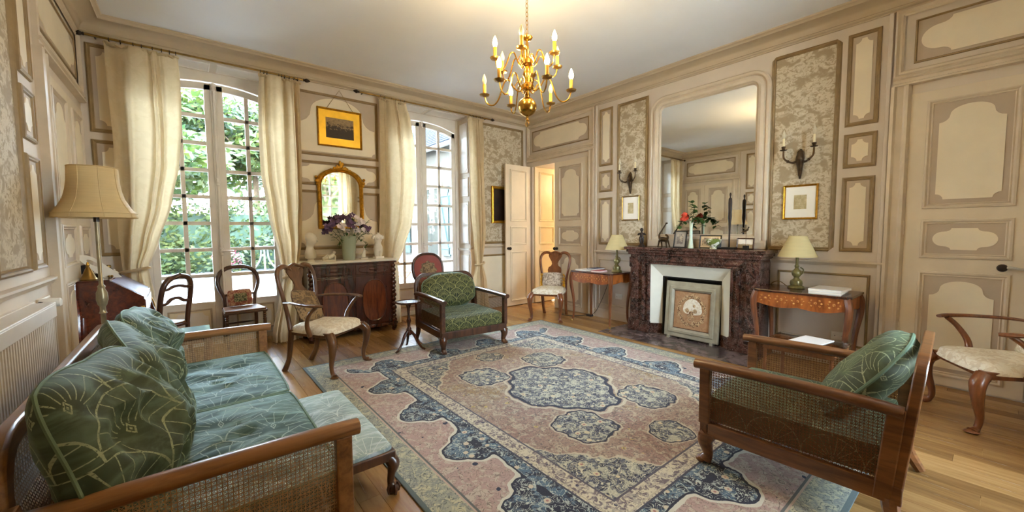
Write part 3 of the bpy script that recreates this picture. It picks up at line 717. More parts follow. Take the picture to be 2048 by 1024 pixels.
# ------------------------------------------------------------------ floor of single boards
floor = struct(MB().box(L-.4, W+.5, F-.5, D+.52, -.06, -.013).build('floor', 'floor_wood', smooth=False))
RX0, RX1, RY0, RY1 = .82, 4.05, .39, 4.29
cand = []; pw = .112; ncol = int((W-L)/pw)+1; pw = (W-L)/ncol
rnd = random.Random(3)
for c in range(ncol):
    y = F-rnd.random()*.7; x = L+c*pw
    while y < D+.5:
        ln = rnd.uniform(.75, 1.25); y0, y1 = max(y, F), min(y+ln, D+.42)
        if y1-y0 > .05: cand.append((x, y0, y1))
        y += ln
vis, hid = [], []
for x, y0, y1 in cand:
    cx, cy = x+pw/2, (y0+y1)/2
    under = RX0+.02 < x and x+pw < RX1-.02 and RY0+.02 < y0 and y1 < RY1-.02
    infr = (Vector((cx, cy, 0))-Vector((0, 0, 1.35))).dot(fw) > .25 and cy > -.9
    winside = y1 > D and not any(abs(cx-q) < WH for q in WINX)
    (hid if under or not infr else vis).append((cx, y0, y1))
vis.sort(key=lambda t: t[0]**2+t[1]**2); hid += vis[300:]; vis = vis[:300]
unit = None
for cx, y0, y1 in vis:
    if unit is None:
        unit = MB().box(-pw/2+.0008, pw/2-.0008, -.5, .5, -.014, 0).build('plank', 'floor_wood', floor, smooth=False); o = unit
    else: o = share(unit, floor)
    o.location = (cx, (y0+y1)/2, 0); o.scale = (1, y1-y0-.0016, 1)
m = MB()
for cx, y0, y1 in hid: m.box(cx-pw/2+.0008, cx+pw/2-.0008, y0+.001, y1-.001, -.014, 0)
m.build('planks', 'floor_wood', floor, smooth=False, kind='stuff')
# ------------------------------------------------------------------ rug, hearth
rug = MB().box(-RA, RA, -RB, RB, 0, .009).build('persian_rug', 'rug_weave', None, smooth=False, bevel=.003, loc=((RX0+RX1)/2, (RY0+RY1)/2, .0005))
tag(rug, 'large faded pink and navy floral carpet on the wooden floor', 'rug')
hs = MB().box(4.18, 4.93, 1.50, 3.32, -.001, .0035).build('hearth_slab', 'hearth_stone', None, smooth=False); tag(hs, 'dark veined stone hearth slab in front of the fireplace', 'hearth')

# ------------------------------------------------------------------ fireplace
fp = thing('fireplace', 'dark red-brown veined marble fireplace with white splayed cheeks', 'fireplace', (4.92, 2.345, .0035))
def fbox(nm, x0, x1, y0, y1, z0, z1, mat='red_marble', bev=.006, par=None): return MB().box(x0, x1, y0, y1, z0, z1).build(nm, mat, par or fp, smooth=False, bevel=bev)
sh = fbox('shelf', -.365, 0, -.85, .85, 1.085, 1.12); fbox('shelf_moulding', -.345, 0, -.825, .825, 1.05, 1.085, par=sh); fbox('shelf_moulding', -.33, 0, -.805, .805, 1.02, 1.05, par=sh)
fbox('frieze', -.30, 0, -.785, .785, .905, 1.02)
MB().box(-.322, -.30, -.62, .62, .945, .975).box(-.316, -.30, -.56, .56, .905, .93).build('frieze_moulding', 'red_marble', fp, smooth=False, bevel=.007)
for sg in (-1, 1):
    q = lambda a, b: sorted((sg*a, sg*b))
    j = fbox('jamb_pilaster', -.30, 0, *q(.49, .785), .0, .905)
    fbox('plinth', -.325, 0, *q(.485, .80), 0, .15, par=j)
    fbox('pilaster_strip', -.322, -.30, *q(.655, .765), .15, .89, bev=.01, par=j)
    fbox('inner_moulding', -.326, -.29, *q(.555, .60), .15, .93, bev=.012, par=j); fbox('inner_moulding', -.316, -.29, *q(.495, .525), .15, .90, bev=.01, par=j)
    MB().prism([(-.328, sg*.62, .985), (-.328, sg*.785, .985), (-.328, sg*.785, .86), (-.328, sg*.745, .83), (-.328, sg*.70, .86), (-.328, sg*.62, .885)], (.03, 0, 0)).build('corner_block', 'red_marble', j, smooth=False, bevel=.004)
    m = MB()
    for k in range(14): m.ball((-.324, sg*(.71+.022*math.sin(k*1.7)), .22+.042*k), .020, 5, (.35, 1, 1))
    m.build('carved_relief', 'red_marble', j)
# white splayed cheeks round the square hearth opening
def quad(nm, pts, mat, par=fp):
    v = [Vector(p) for p in pts]; n = (v[1]-v[0]).cross(v[2]-v[0]).normalized()*.012
    return MB().prism(v, n).build(nm, mat, par, smooth=False)
quad('cheek', [(-.285, .49, .13), (-.285, .49, .905), (-.20, .365, .75), (-.20, .365, .13)], 'fire_white'); quad('cheek', [(-.285, -.49, .13), (-.20, -.365, .13), (-.20, -.365, .75), (-.285, -.49, .905)], 'fire_white')
quad('cheek', [(-.285, .49, .905), (-.285, -.49, .905), (-.20, -.365, .75), (-.20, .365, .75)], 'fire_white')
for sg in (-1, 1): quad('cheek_plinth', [(-.287, sg*.492, 0), (-.287, sg*.492, .13), (-.20, sg*.367, .13), (-.20, sg*.367, 0)], 'red_marble')
MB().box(-.20, -.185, -.372, -.345, 0, .76).box(-.20, -.185, .345, .372, 0, .76).box(-.20, -.185, -.372, .372, .735, .765).build('iron_frame', 'soot', fp, smooth=False)
MB().box(-.06, -.05, -.38, .38, 0, .8).build('fireback', 'soot', fp, smooth=False)
# fire screen leaning in the opening
fs = thing('fire_screen', 'square fire screen with tapestry wreath in a pale grey frame', 'fire screen', (4.645, 2.305, .004), 1.5)
K = .325; Wf = Wall(lambda u, z, n: (z*.085-n, u, z))
frame(Wf, -K, K, .02, .70, [(0, -.02), (0, .012), (.01, .018), (.05, .018), (.06, .03), (.085, .034), (.10, .016), (.108, .012), (.11, 0)]).build('frame', 'screen_frame', fs, angle=30)
MB().prism([Wf.p(u, z, .0) for u, z in ((-.23, .12), (.23, .12), (.23, .60), (-.23, .60))], Vector((.01, 0, 0))).build('tapestry', 'fire_tapestry', fs, smooth=False)
frame(Wf, -.225, .225, .125, .595, [(0, .004), (.0, .008), (.01, .008), (.012, .004)]).build('inner_border', 'dark_wood', fs, smooth=False)
m = MB(); rr = random.Random(5)
for k in range(60):
    t = 2*PI*k/60; r0 = 1+rr.uniform(-.08, .08); u, z = .155*math.cos(t)*r0, .36+.175*math.sin(t)*r0
    p = Wf.p(u, z, .003); m.ball(p, rr.uniform(.012, .022), 4, (.12, 1, 1))
m.build('wreath', 'wreath_thread', fs, kind='stuff')
m = MB().ball(Wf.p(-.01, .37, .002), .115, 8, (.03, 1, 1.2)); m.build('medallion', 'cream_damask', fs)
m = MB()
for u, z, r in ((-.03, .42, .03), (-.045, .36, .025), (.0, .33, .03), (.03, .30, .02), (-.02, .28, .02), (.05, .36, .025), (.02, .25, .02), (-.03, .23, .02)): m.ball(Wf.p(u, z, .007), r, 5, (.1, 1, 1.1))
m.build('figure', 'wreath_thread', fs)
for sg in (-1, 1): MB().box(-.04, .05, sg*.26-.015, sg*.26+.015, 0, .03).build('foot', 'screen_frame', fs, smooth=False)

# overmantel mirror
om = thing('overmantel_mirror', 'tall rounded mirror built into the panelling over the mantel', 'mirror', (0, 0, 0))
frame(WR, 1.60, 3.03, 1.14, 3.085, [(0, .0), (.0, .03), (.015, .045), (.035, .045), (.05, .03), (.06, .05), (.09, .06), (.115, .05), (.125, .03), (.135, .034), (.145, .02), (.15, .004)], r=.20, n=8).build('frame', 'pale_moulding', om, angle=30)
pts = [(1.745, 1.24), (2.885, 1.24)]+arc(2.885-.055, 2.94-.055, .055, 0, 90, 8)+arc(1.745+.055, 2.94-.055, .055, 90, 180, 8)
MB().prism([WR.p(u, z, .002) for u, z in pts], (-.006, 0, 0)).build('mirror_glass', 'mirror_glass', om, smooth=False)
MB().prism([WR.p(u, z, h) for u, z, h in ((1.60, 1.125, .0), (1.60, 1.125, .06), (1.60, 1.20, .06), (1.60, 1.24, .02), (1.60, 1.24, 0))], (0, 1.43, 0)).build('bottom_rail', 'pale_moulding', om, smooth=False, bevel=.005)

# ------------------------------------------------------------------ curtains
def curtain(label, lf, rf, zt, zb, y, npl, seed, tie, amp=.035, sg=1, grp=None):
    r = thing('curtain', label, 'curtain', (0, 0, 0), group=grp); rn = random.Random(seed); ph = rn.random()*6
    nu, nz = 84, 60; m = MB(); vs, uv = [], []
    for j in range(nz+1):
        z = zt+(zb-zt)*j/nz; a_, b_ = interp(lf, z), interp(rf, z); wd_ = b_-a_
        k = min(1, max(.25, wd_/.45)); tg = math.exp(-((z-tie)/.10)**2)
        for i in range(nu+1):
            t = i/nu; ft = j/nz
            pf = npl*t+.33*math.sin(2*PI*(1.25*t)+ph)+.16*math.sin(2*PI*2.7*t+ph*1.7)+.05*math.sin(z*1.1+ph)
            ripple = math.sin(2*PI*pf)*(.75+.25*math.sin(7*t+ph))+.28*math.sin(4*PI*pf+1.0+z*.3)
            am = amp*(.5 if j < 3 else 1)*(1-.55*tg)*(1.15-.25*ft)
            x = a_+wd_*t+.006*math.sin(11*t+z*3+ph)
            yy = y+sg*(-am*ripple-.05*math.sin(PI*t)*(1-k*.4)+.02*noise.noise(Vector((t*4, z*2.2, seed))))
            vs.append((x, yy, z)); uv.append((t*wd_*2, z))
    fs_ = [(j*(nu+1)+i, j*(nu+1)+i+1, (j+1)*(nu+1)+i+1, (j+1)*(nu+1)+i) for j in range(nz) for i in range(nu)]
    m.add(vs, fs_, uv); o = m.build('cloth', 'curtain_cloth', r, angle=80)
    # heading tape ruffle and tie band
    a_, b_ = interp(lf, zt), interp(rf, zt); pts = []
    for i in range(90):
        t = i/89; pts.append((a_+(b_-a_)*t, y+sg*(.012*math.sin(t*95+ph)-.01), zt-.015+.006*math.sin(t*60)))
    MB().tube(pts, .014, 6, flat=1.8).build('heading', 'curtain_cloth', r)
    a_, b_ = interp(lf, tie)-.01, interp(rf, tie)+.01; c_ = (a_+b_)/2
    MB().tube([(c_+(b_-a_)/2*math.cos(t*2*PI/20), y-sg*.03+.06*math.sin(t*2*PI/20), tie+.02*math.cos(t*2*PI/20)) for t in range(20)], .016, 8, closed=True).build('tieback', 'curtain_cloth', r)
    return r
YC = 5.47
C1 = curtain('gathered cream curtain beside the slant-front desk', [(-.53, 3.15), (-.53, 2.72), (-.52, 2.25), (-.52, 1.77), (-.52, 1.28), (-.51, .98), (-.52, .1)], [(0, 3.18), (.01, 2.83), (0, 2.42), (-.03, 2.06), (-.11, 1.64), (-.24, 1.23), (-.33, 1.0), (-.30, .75), (-.22, .1)], 3.17, .03, YC, 3.4, 1, .98, .05)
C2 = curtain('cream curtain between the oval-backed chair and the marble-topped sideboard', [(.72, 3.16), (.70, 2.87), (.69, 2.53), (.70, 2.07), (.76, 1.55), (.84, 1.07), (.88, .82), (.82, .53), (.74, .1)], [(1.14, 3.16), (1.15, 2.78), (1.15, 2.36), (1.13, 1.74), (1.10, 1.25), (1.04, .82), (1.05, .5), (1.03, .08)], 3.17, .02, YC, 3.3, 2, .82, .05)
C3 = curtain('billowing cream curtain beside the gilt-framed wall mirror', [(2.12, 3.18), (2.10, 2.47), (2.08, 1.78), (2.06, 1.09), (2.08, .85), (2.05, .25)], [(2.5, 3.19), (2.58, 2.82), (2.63, 2.39), (2.63, 1.96), (2.57, 1.51), (2.43, 1.11), (2.32, .88), (2.35, .35), (2.36, .1)], 3.18, .03, YC, 3.3, 3, .88, .05)
C4 = curtain('narrow cream curtain beside the wallpaper panel and dark painting', [(3.56, 3.15), (3.57, 2.65), (3.58, 2.09), (3.60, 1.61), (3.65, 1.12), (3.68, .80), (3.62, .54), (3.56, .05)], [(3.86, 3.15), (3.88, 2.52), (3.89, 1.86), (3.90, 1.28), (3.82, .80), (3.92, .51), (3.98, .05)], 3.17, .03, YC, 2.6, 4, .80, .032)
for i, (a_, b_) in enumerate(((2.02, 2.40), (3.40, 3.86))):
    curtain('cream curtain on the wall behind the viewer, %s' % ('by the middle panelling' if i == 0 else 'seen in the gilt mirror'), [(a_, 3.16), (a_-.02, 2.4), (a_, 1.6), (a_+.06, .9), (a_, .05)], [(b_, 3.16), (b_+.05, 2.4), (b_, 1.6), (b_-.06, .9), (b_, .05)], 3.17, .03, F+.12, 5, 6+i, .9, .03, -1)
def rod(label, x0, x1, rings, y=YC, pr=1):
    r = thing('curtain_rod', label, 'curtain rod', (0, 0, 0)); z = 3.205
    MB().tube([(x0, y, z), (x1, y, z)], .011, 10).build('rod', 'old_brass', r)
    for x, s_ in ((x0, -1), (x1, 1)):
        MB().lathe([(.010, 0), (.016, .008), (.012, .016), (.024, .035), (.020, .055), (.008, .075), (.003, .082)], (0, 0, 0), 12, 'X').map(lambda px_, py_, pz_: (x+s_*px_, y+py_, z+pz_)).build('finial', 'dark_bronze', r)
        MB().tube([(x-s_*.06, y, z), (x-s_*.06, y+.05*pr, z+.01), (x-s_*.06, y+.11*pr, z+.012)], .007, 6).build('bracket', 'dark_bronze', r)
    g = None
    for x in rings:
        if g is None: g = MB().tube([(0, .02*math.cos(t*PI/8), .02*math.sin(t*PI/8)-.010) for t in range(16)], .0035, 6, closed=True).build('ring', 'dark_bronze', r); o = g
        else: o = share(g, r)
        o.location = (x, y, z)
rod('brass curtain rod over the window nearest the floor lamp', -.66, 1.18, [-.50, -.42, -.33, -.27, -.19, -.12, -.06, -.01, .735, .77, .80, .92, .95, .98, 1.03, 1.08, 1.12])
rod('brass curtain rod over the window nearest the open door', 1.86, 4.02, [2.14, 2.20, 2.30, 2.36, 2.43, 2.49, 3.60, 3.66, 3.72, 3.80, 3.85])
rod('brass curtain rod over the window behind the viewer', 1.92, 3.98, [2.05, 2.15, 2.25, 2.36, 3.38, 3.5, 3.62, 3.74, 3.84], F+.12, -1)

# ------------------------------------------------------------------ cushions
def pillow(w, h, t, seed, wr=.01, nu=26, nv=22, pw_=2.6, curl=.0, rnd_=.16):
    """closed pillow in the local XZ plane, thickness along Y; UV in metres"""
    m = MB(); vs, uv, fs_ = [], [], []
    def edge(u, v):   # squircle-ish plan
        k = rnd_; return (u*(1-k*(abs(v)**3)*.6*abs(u)), v*(1-k*(abs(u)**3)*.6*abs(v)))
    for sd in (-1, 1):
        for j in range(nv+1):
            for i in range(nu+1):
                u, v = -1+2*i/nu, -1+2*j/nv; eu, ev = edge(u, v)
                th = max(0, (1-abs(u)**pw_)*(1-abs(v)**pw_))**.55
                n_ = (noise.noise(Vector((u*1.5+seed, v*1.6, sd)))*1.5-abs(noise.noise(Vector((u*2.6+seed*3, v*1.7+u*.8, sd+4))))*1.6+abs(noise.noise(Vector((u*1.3+v*2.2+seed, v*1.2-u*1.6, sd+9))))*-.9)*wr*th*th
                vs.append((eu*w/2, sd*(t/2*th+n_*th)+curl*(u*u), (ev+1)*h/2)); uv.append((u*w/2+(sd*.37), v*h/2))
    n1 = (nu+1)*(nv+1)
    for s_ in (0, 1):
        for j in range(nv):
            for i in range(nu):
                q = [s_*n1+j*(nu+1)+i, s_*n1+j*(nu+1)+i+1, s_*n1+(j+1)*(nu+1)+i+1, s_*n1+(j+1)*(nu+1)+i]
                fs_.append(tuple(q if s_ == 0 else q[::-1]))
    m.add(vs, fs_, uv)
    ring = [(i, 0) for i in range(nu)]+[(nu, j) for j in range(nv)]+[(nu-i, nv) for i in range(nu)]+[(0, nv-j) for j in range(nv)]
    m.edge = [vs[j*(nu+1)+i] for i, j in ring]
    return m
def place(m, loc, rx=0, ry=0, rz=0):
    R_ = Matrix.Translation(loc) @ Matrix.Rotation(math.radians(rz), 4, 'Z') @ Matrix.Rotation(math.radians(rx), 4, 'X') @ Matrix.Rotation(math.radians(ry), 4, 'Y')
    m.v = [tuple(R_ @ Vector(p)) for p in m.v]
    if hasattr(m, 'edge'): m.edge = [tuple(R_ @ Vector(p)) for p in m.edge]
    return m
def slab(w, d_, h, seed, crown=.02, wr=.006, nu=30, nv=26):
    """box seat cushion: x,y plan centred, z from 0 to h; UV in metres"""
    m = MB(); vs, uv, fs_ = [], [], []
    prof = [(.985, 0), (1, .12), (1.005, .5), (1, .88), (.985, 1)]
    n = 4*10
    def plan(k, s_):
        t = k/n*4; e = int(t) % 4; q = t-int(t)
        c_ = [(-1, -1), (1, -1), (1, 1), (-1, 1)]; a_, b_ = c_[e], c_[(e+1) % 4]
        x, y = a_[0]+(b_[0]-a_[0])*q, a_[1]+(b_[1]-a_[1])*q
        rr = 1-.03*(abs(x)*abs(y))**6; return x*rr*s_*w/2, y*rr*s_*d_/2
    for s_, hz in prof:
        for k in range(n+1):
            x, y = plan(k, s_); vs.append((x, y, hz*h)); uv.append((k/n*2*(w+d_), hz*h))
    for j in range(len(prof)-1):
        for k in range(n): fs_.append((j*(n+1)+k, j*(n+1)+k+1, (j+1)*(n+1)+k+1, (j+1)*(n+1)+k))
    m.add(vs, fs_, uv)
    vs, uv, fs_ = [], [], []
    for j in range(nv+1):
        for i in range(nu+1):
            u, v = -1+2*i/nu, -1+2*j/nv; rr = 1-.03*(abs(u)*abs(v))**6
            th = ((1-abs(u)**4)*(1-abs(v)**4))
            z = h+crown*th**.6+wr*th*(noise.noise(Vector((u*1.4+seed, v*4.5, seed)))*1.6+abs(noise.noise(Vector((u*2+seed, v*8, 3))))*-1.4)
            vs.append((u*.985*rr*w/2, v*.985*rr*d_/2, z)); uv.append((u*w/2, v*d_/2))
    for j in range(nv):
        for i in range(nu): fs_.append((j*(nu+1)+i, j*(nu+1)+i+1, (j+1)*(nu+1)+i+1, (j+1)*(nu+1)+i))
    m.add(vs, fs_, uv)
    m.add([(-w/2*.98, -d_/2*.98, 0), (w/2*.98, -d_/2*.98, 0), (w/2*.98, d_/2*.98, 0), (-w/2*.98, d_/2*.98, 0)], [(3, 2, 1, 0)])
    m.rim = [plan(k, .99)+(h,) for k in range(n)]
    return m
def cane(name, parent, P, ua, ub, va, vb, mat='cane', sp=.0145):
    """woven cane between frame bars; P(u,v,n) maps to space"""
    m = MB(); w1, w2 = .0034, .0017
    def strip(u0, v0, u1, v1, w_, n_):
        du, dv = u1-u0, v1-v0; l_ = math.hypot(du, dv); nx, ny = -dv/l_*w_/2, du/l_*w_/2
        m.add([P(u0+nx, v0+ny, n_), P(u1+nx, v1+ny, n_), P(u1-nx, v1-ny, n_), P(u0-nx, v0-ny, n_)], [(0, 1, 2, 3)])
    nu, nv = int((ub-ua)/sp), int((vb-va)/sp)
    for i in range(1, nu+1): strip(ua+i*sp, va, ua+i*sp, vb, w1, .0008)
    for j in range(1, nv+1): strip(ua, va+j*sp, ub, va+j*sp, w1, -.0008)
    hgt = vb-va; wid = ub-ua
    k = -hgt
    while k < wid:
        u0, u1 = max(k, 0), min(k+hgt, wid)
        if u1-u0 > .004:
            strip(ua+u0, va+u0-k, ua+u1, va+u1-k, w2, .0018); strip(ua+u0, vb-(u0-k), ua+u1, vb-(u1-k), w2, -.0018)
        k += sp
    o = m.build(name, mat, parent, smooth=False, kind='stuff'); return o

# ------------------------------------------------------------------ caned club armchairs and sofa
def paw(m, x, y, z0, sx, sy, s=1.0):
    """carved bracket leg ending in a paw, local coordinates"""
    m.tube(spline([(x, y, z0+.01), (x+sx*.012, y+sy*.015, z0-.03), (x+sx*.004, y+sy*.004, z0-.085), (x, y-.0, .05), (x+sx*.006, y+sy*.012, .02)], 5), lerps([.045*s, .043*s, .03*s, .026*s, .036*s], 21), 10)
    for k in (-1.2, -.4, .4, 1.2): m.ball((x+sx*.01+k*.015*s, y+sy*.034, .016), .0165*s, 5, (.8, 1.5, 1))
    m.box(x-.04*s, x+.04*s, y-.04*s, y+.04*s, z0-.004, z0+.016)
def caned_chair(name, label, loc, rz, wd_, fabric, frm, framex, zb=.79, dp=.80, bch=.48, by=.155, bt=-17):
    """faces local -Y; origin at floor centre"""
    r = thing(name, label, 'armchair', loc, rz); hw = wd_/2; yf, yb = -dp/2, dp/2; za = .585; z0, z1 = .165, .245
    for sg in (-1, 1):
        x = sg*hw
        m = MB(); paw(m, x-sg*.035, yf+.045, z0, sg*.6, -1); m.build('leg', frm, r)
        m = MB(); m.tube(spline([(x-sg*.03, yb-.02, z0+.02), (x-sg*.03, yb-.005, .10), (x-sg*.03, yb+.05, 0)], 5), lerps([.034, .03, .024], 11), 8); m.build('leg', frm, r)
        MB().box(*sorted((x, x-sg*.045)), yf, yf+.055, z1-.01, za-.03).build('front_post', frm, r, smooth=False, bevel=.005)
        MB().beam((x-sg*.022, yb-.045, z0), (x-sg*.022, yb-.01, za-.0), .04, .06, (0, 1, 0)).build('rear_post', frm, r, smooth=False, bevel=.005)
        # arm: rounded roll
        m = MB(); m.tube(spline([(x-sg*.022, yf-.03, za-.016), (x-sg*.022, yf+.06, za-.012), (x-sg*.022, 0, za-.006), (x-sg*.022, yb-.1, za-.01), (x-sg*.022, yb+.01, za-.02)], 5), .034, 12, flat=.8); m.build('arm', frm, r)
        MB().box(*sorted((x-.004*sg, x-sg*.040)), yf+.05, yb+.02, z0, z1).build('side_rail', frm, r, smooth=False, bevel=.005)
        P = lambda u, v, n, x=x, sg=sg: (x-sg*.022+n, u, v)
        cane('cane_panel', r, P, yf+.055, yb-.01, z1, za-.035)
    MB().box(-hw+.01, hw-.01, yf+.004, yf+.044, z0, z1+.0).build('front_rail', framex, r, smooth=False, bevel=.005)
    MB().box(-hw+.02, hw-.02, yb-.03, yb+.0, z0-.01, z1+.02).build('back_rail', framex, r, smooth=False, bevel=.005)
    # leaning back hoop
    tilt = math.radians(5.5); bw = hw-.03
    B = lambda u, v, n: (u, yb+.0+v*math.sin(tilt)+n*math.cos(tilt), .22+v*math.cos(tilt)-n*math.sin(tilt))
    hb = (zb-.22)/math.cos(tilt); rc = .13
    pts = [(-bw, 0), (-bw, hb*.45)]+[( -bw+rc-rc*math.cos(t*PI/2/6), hb-rc+rc*math.sin(t*PI/2/6)) for t in range(7)]+[(bw-rc+rc*math.sin(t*PI/2/6), hb-rc+rc*math.cos(t*PI/2/6)) for t in range(7)]+[(bw, hb*.45), (bw, 0)]
    m = MB(); cs = [(-.022, -.02), (.022, -.02), (.022, .02), (-.022, .02)]; vs = []
    for i, (u, v) in enumerate(pts):
        a_ = Vector(pts[max(i-1, 0)]); b_ = Vector(pts[min(i+1, len(pts)-1)]); t_ = (b_-a_).normalized(); nn = Vector((-t_.y, t_.x))
        for s_, n_ in cs: vs.append(B(u+nn.x*s_, v+nn.y*s_, n_))
    m.add(vs, [(i*4+k, i*4+(k+1) % 4, (i+1)*4+(k+1) % 4, (i+1)*4+k) for i in range(len(pts)-1) for k in range(4)]); m.build('back_frame', frm, r, bevel=.006, angle=40)
    MB().prism([B(-bw+.02, 0, -.012), B(bw-.02, 0, -.012), B(bw-.02, .10, -.012), B(-bw+.02, .10, -.012)], Vector(B(0, 0, .012))-Vector(B(0, 0, -.012))).build('lower_back_rail', framex, r, smooth=False, bevel=.004)
    cane('cane_panel', r, B, -bw+.02, bw-.02, .1, hb-.05)
    # cushions
    st = slab(wd_-.10, dp-.06, .135, 3, .02, .006).map(lambda a_, b_, c_: (a_, b_-.01, c_+.245)).build('seat_cushion', fabric, r)
    bc = pillow(wd_-.12, bch, .21, 2.2, .012, 32, 28, pw_=3.4, rnd_=.45); place(bc, (0, yb-by, .385), bt); o = bc.build('back_cushion', fabric, r)
    MB().tube(bc.edge, .008, 6, closed=True).build('piping', 'piping', o)
    return r
caned_chair('caned_armchair', 'dark caned armchair with green fan cushions beside the tripod table', (2.52, 4.085, .009), -5.6, .84, 'green_velvet_small', 'dark_oak', 'dark_wood', .79, .80, .44)
caned_chair('caned_armchair', 'caned armchair with green velvet cushions, seen from behind', (2.665, .655, .009), 182.75, .84, 'green_velvet_mid', 'oak_frame', 'oak_frame_x', .785, .82, .52, .30, -36)

sf = thing('caned_sofa', 'caned sofa with rumpled green velvet cushions below the radiator', 'sofa', (.0, 2.71, 0))
SX0, SX1, SY = -.36, .47, 1.10; za = .575
for sg in (-1, 1):
    y = sg*SY
    MB().tube(spline([(SX1+.03, y, za-.012), (SX1-.08, y, za-.006), (.05, y, za), (-.25, y, za), (SX0-.03, y, za)], 5), .036, 12, flat=.85).build('arm', 'sofa_oak_lit_x', sf)
    MB().box(SX1-.06, SX1-.0, y-.026, y+.026, .16, za-.03).build('front_post', 'sofa_oak', sf, smooth=False, bevel=.006)
    MB().box(SX0+.0, SX1-.0, y-.022, y+.022, .17, .25).build('side_rail', 'sofa_oak_lit_x', sf, smooth=False, bevel=.005)
    MB().beam((SX0+.02, y, .15), (SX0-.06, y, .62), .044, .08, (1, 0, 0)).build('rear_post', 'sofa_oak', sf, smooth=False, bevel=.006)
    cane('cane_panel', sf, lambda u, v, n, y=y: (u, y+n, v), SX0+.02, SX1-.055, .25, za-.035, 'cane_lit')
    m = MB(); paw(m, SX1-.04, y-sg*.01, .165, 1, 0); m.build('leg', 'sofa_oak', sf)
    MB().tube([(SX0, y-sg*.02, .17), (SX0-.04, y-sg*.02, 0)], [.035, .025], 8).build('leg', 'sofa_oak', sf)
MB().box(SX1-.045, SX1-.005, -SY, SY, .165, .25).build('front_rail', 'sofa_oak', sf, smooth=False, bevel=.006)
MB().box(SX0, SX0+.04, -SY, SY, .165, .25).build('back_rail', 'sofa_oak', sf, smooth=False, bevel=.006)
tilt = math.radians(9); B = lambda u, v, n: (SX0-v*math.sin(tilt)+n*math.cos(tilt), u, .22+v*math.cos(tilt)+n*math.sin(tilt))
hb = .535; bw = SY-.02; rc = .24
pts = [(-bw, 0), (-bw, hb*.4)]+[(-bw+rc-rc*math.cos(t*PI/2/6), hb-rc+rc*math.sin(t*PI/2/6)) for t in range(7)]+[(bw-rc+rc*math.sin(t*PI/2/6), hb-rc+rc*math.cos(t*PI/2/6)) for t in range(7)]+[(bw, hb*.4), (bw, 0)]
m = MB(); cs = [(-.03, -.022), (.03, -.022), (.03, .022), (-.03, .022)]; vs = []
for i, (u, v) in enumerate(pts):
    a_ = Vector(pts[max(i-1, 0)]); b_ = Vector(pts[min(i+1, len(pts)-1)]); t_ = (b_-a_).normalized(); nn = Vector((-t_.y, t_.x))
    for s_, n_ in cs: vs.append(B(u+nn.x*s_, v+nn.y*s_, n_))
m.add(vs, [(i*4+k, i*4+(k+1) % 4, (i+1)*4+(k+1) % 4, (i+1)*4+k) for i in range(len(pts)-1) for k in range(4)]); m.build('back_frame', 'sofa_oak', sf, bevel=.01, angle=40)
cane('cane_panel', sf, B, -bw+.03, bw-.03, .02, hb-.03, 'cane_lit')
for k, (a_, b_) in enumerate(((-1.055, -.005), (.005, 1.055))):
    s_ = slab(.74, b_-a_, .125, 11+k*5, .03, .022, 34, 40).map(lambda x, y, z, c=(a_+b_)/2: (x+.085, y+c, z+.25)); o = s_.build('seat_cushion', 'green_velvet_seat', sf)
    MB().tube([(x+.085, y+(a_+b_)/2, z+.25) for x, y, z in s_.rim], .007, 6, closed=True).build('piping', 'piping', o)
for k, (yc, wd_, hh, rx_, ry_, rz_, th, xo) in enumerate(((-.73, .78, .60, -17, 3, 80, .27, -.15), (-.06, .70, .60, -17, -6, 101, .26, -.13), (.60, .74, .58, -16, 5, 88, .28, -.15))):
    p_ = pillow(wd_, hh, th, 4.3+k*3.1, .055, 56, 48, 3.0, rnd_=.26)
    p_.map(lambda x, y, z: (x*(1+.05*(1-z/hh)), y*(1.25-.5*z/hh)-.03*math.sin(PI*z/hh), z-.05*(1-abs(2*x/wd_))*max(0, z/hh-.5)))
    p_.edge = [(x*(1+.05*(1-z/hh)), y*(1.25-.5*z/hh)-.03*math.sin(PI*z/hh), z-.05*(1-abs(2*x/wd_))*max(0, z/hh-.5)) for x, y, z in p_.edge]
    place(p_, (xo, yc, .345), rx_, ry_, rz_); o = p_.build('back_cushion', 'green_velvet', sf)
    MB().tube(p_.edge, .006, 6, closed=True).build('piping', 'piping', o)

st = thing('footstool', 'long low footstool with pale green fan-patterned top against the sofa', 'footstool', (.63, 2.385, 0))
MB().box(-.145, .145, -.485, .485, .185, .235).build('frame', 'dark_wood', st, smooth=False, bevel=.006)
slab(.27, .95, .025, 2, .02, .002).map(lambda x, y, z: (x, y, z+.232)).build('seat_pad', 'stool_velvet', st)
for sx in (-1, 1):
    for sy in (-1, 1):
        m = MB(); x, y = sx*.115, sy*.455
        m.tube(spline([(x, y, .20), (x+sx*.022, y+sy*.01, .16), (x+sx*.012, y+sy*.008, .11), (x+sx*.008, y+sy*.004, .06), (x+sx*.018, y+sy*.01, .03)], 5), lerps([.03, .034, .02, .017, .024], 21), 10)
        m.ball((x+sx*.02, y+sy*.012, .026), .026, 8)
        for k in range(4): m.tube([(x+sx*.02+.02*math.cos(k*PI/2), y+sy*.012+.02*math.sin(k*PI/2), .055), (x+sx*.02+.03*math.cos(k*PI/2), y+sy*.012+.03*math.sin(k*PI/2), .03), (x+sx*.02+.024*math.cos(k*PI/2), y+sy*.012+.024*math.sin(k*PI/2), .006)], .008, 6)
        m.build('leg', 'dark_wood', st)
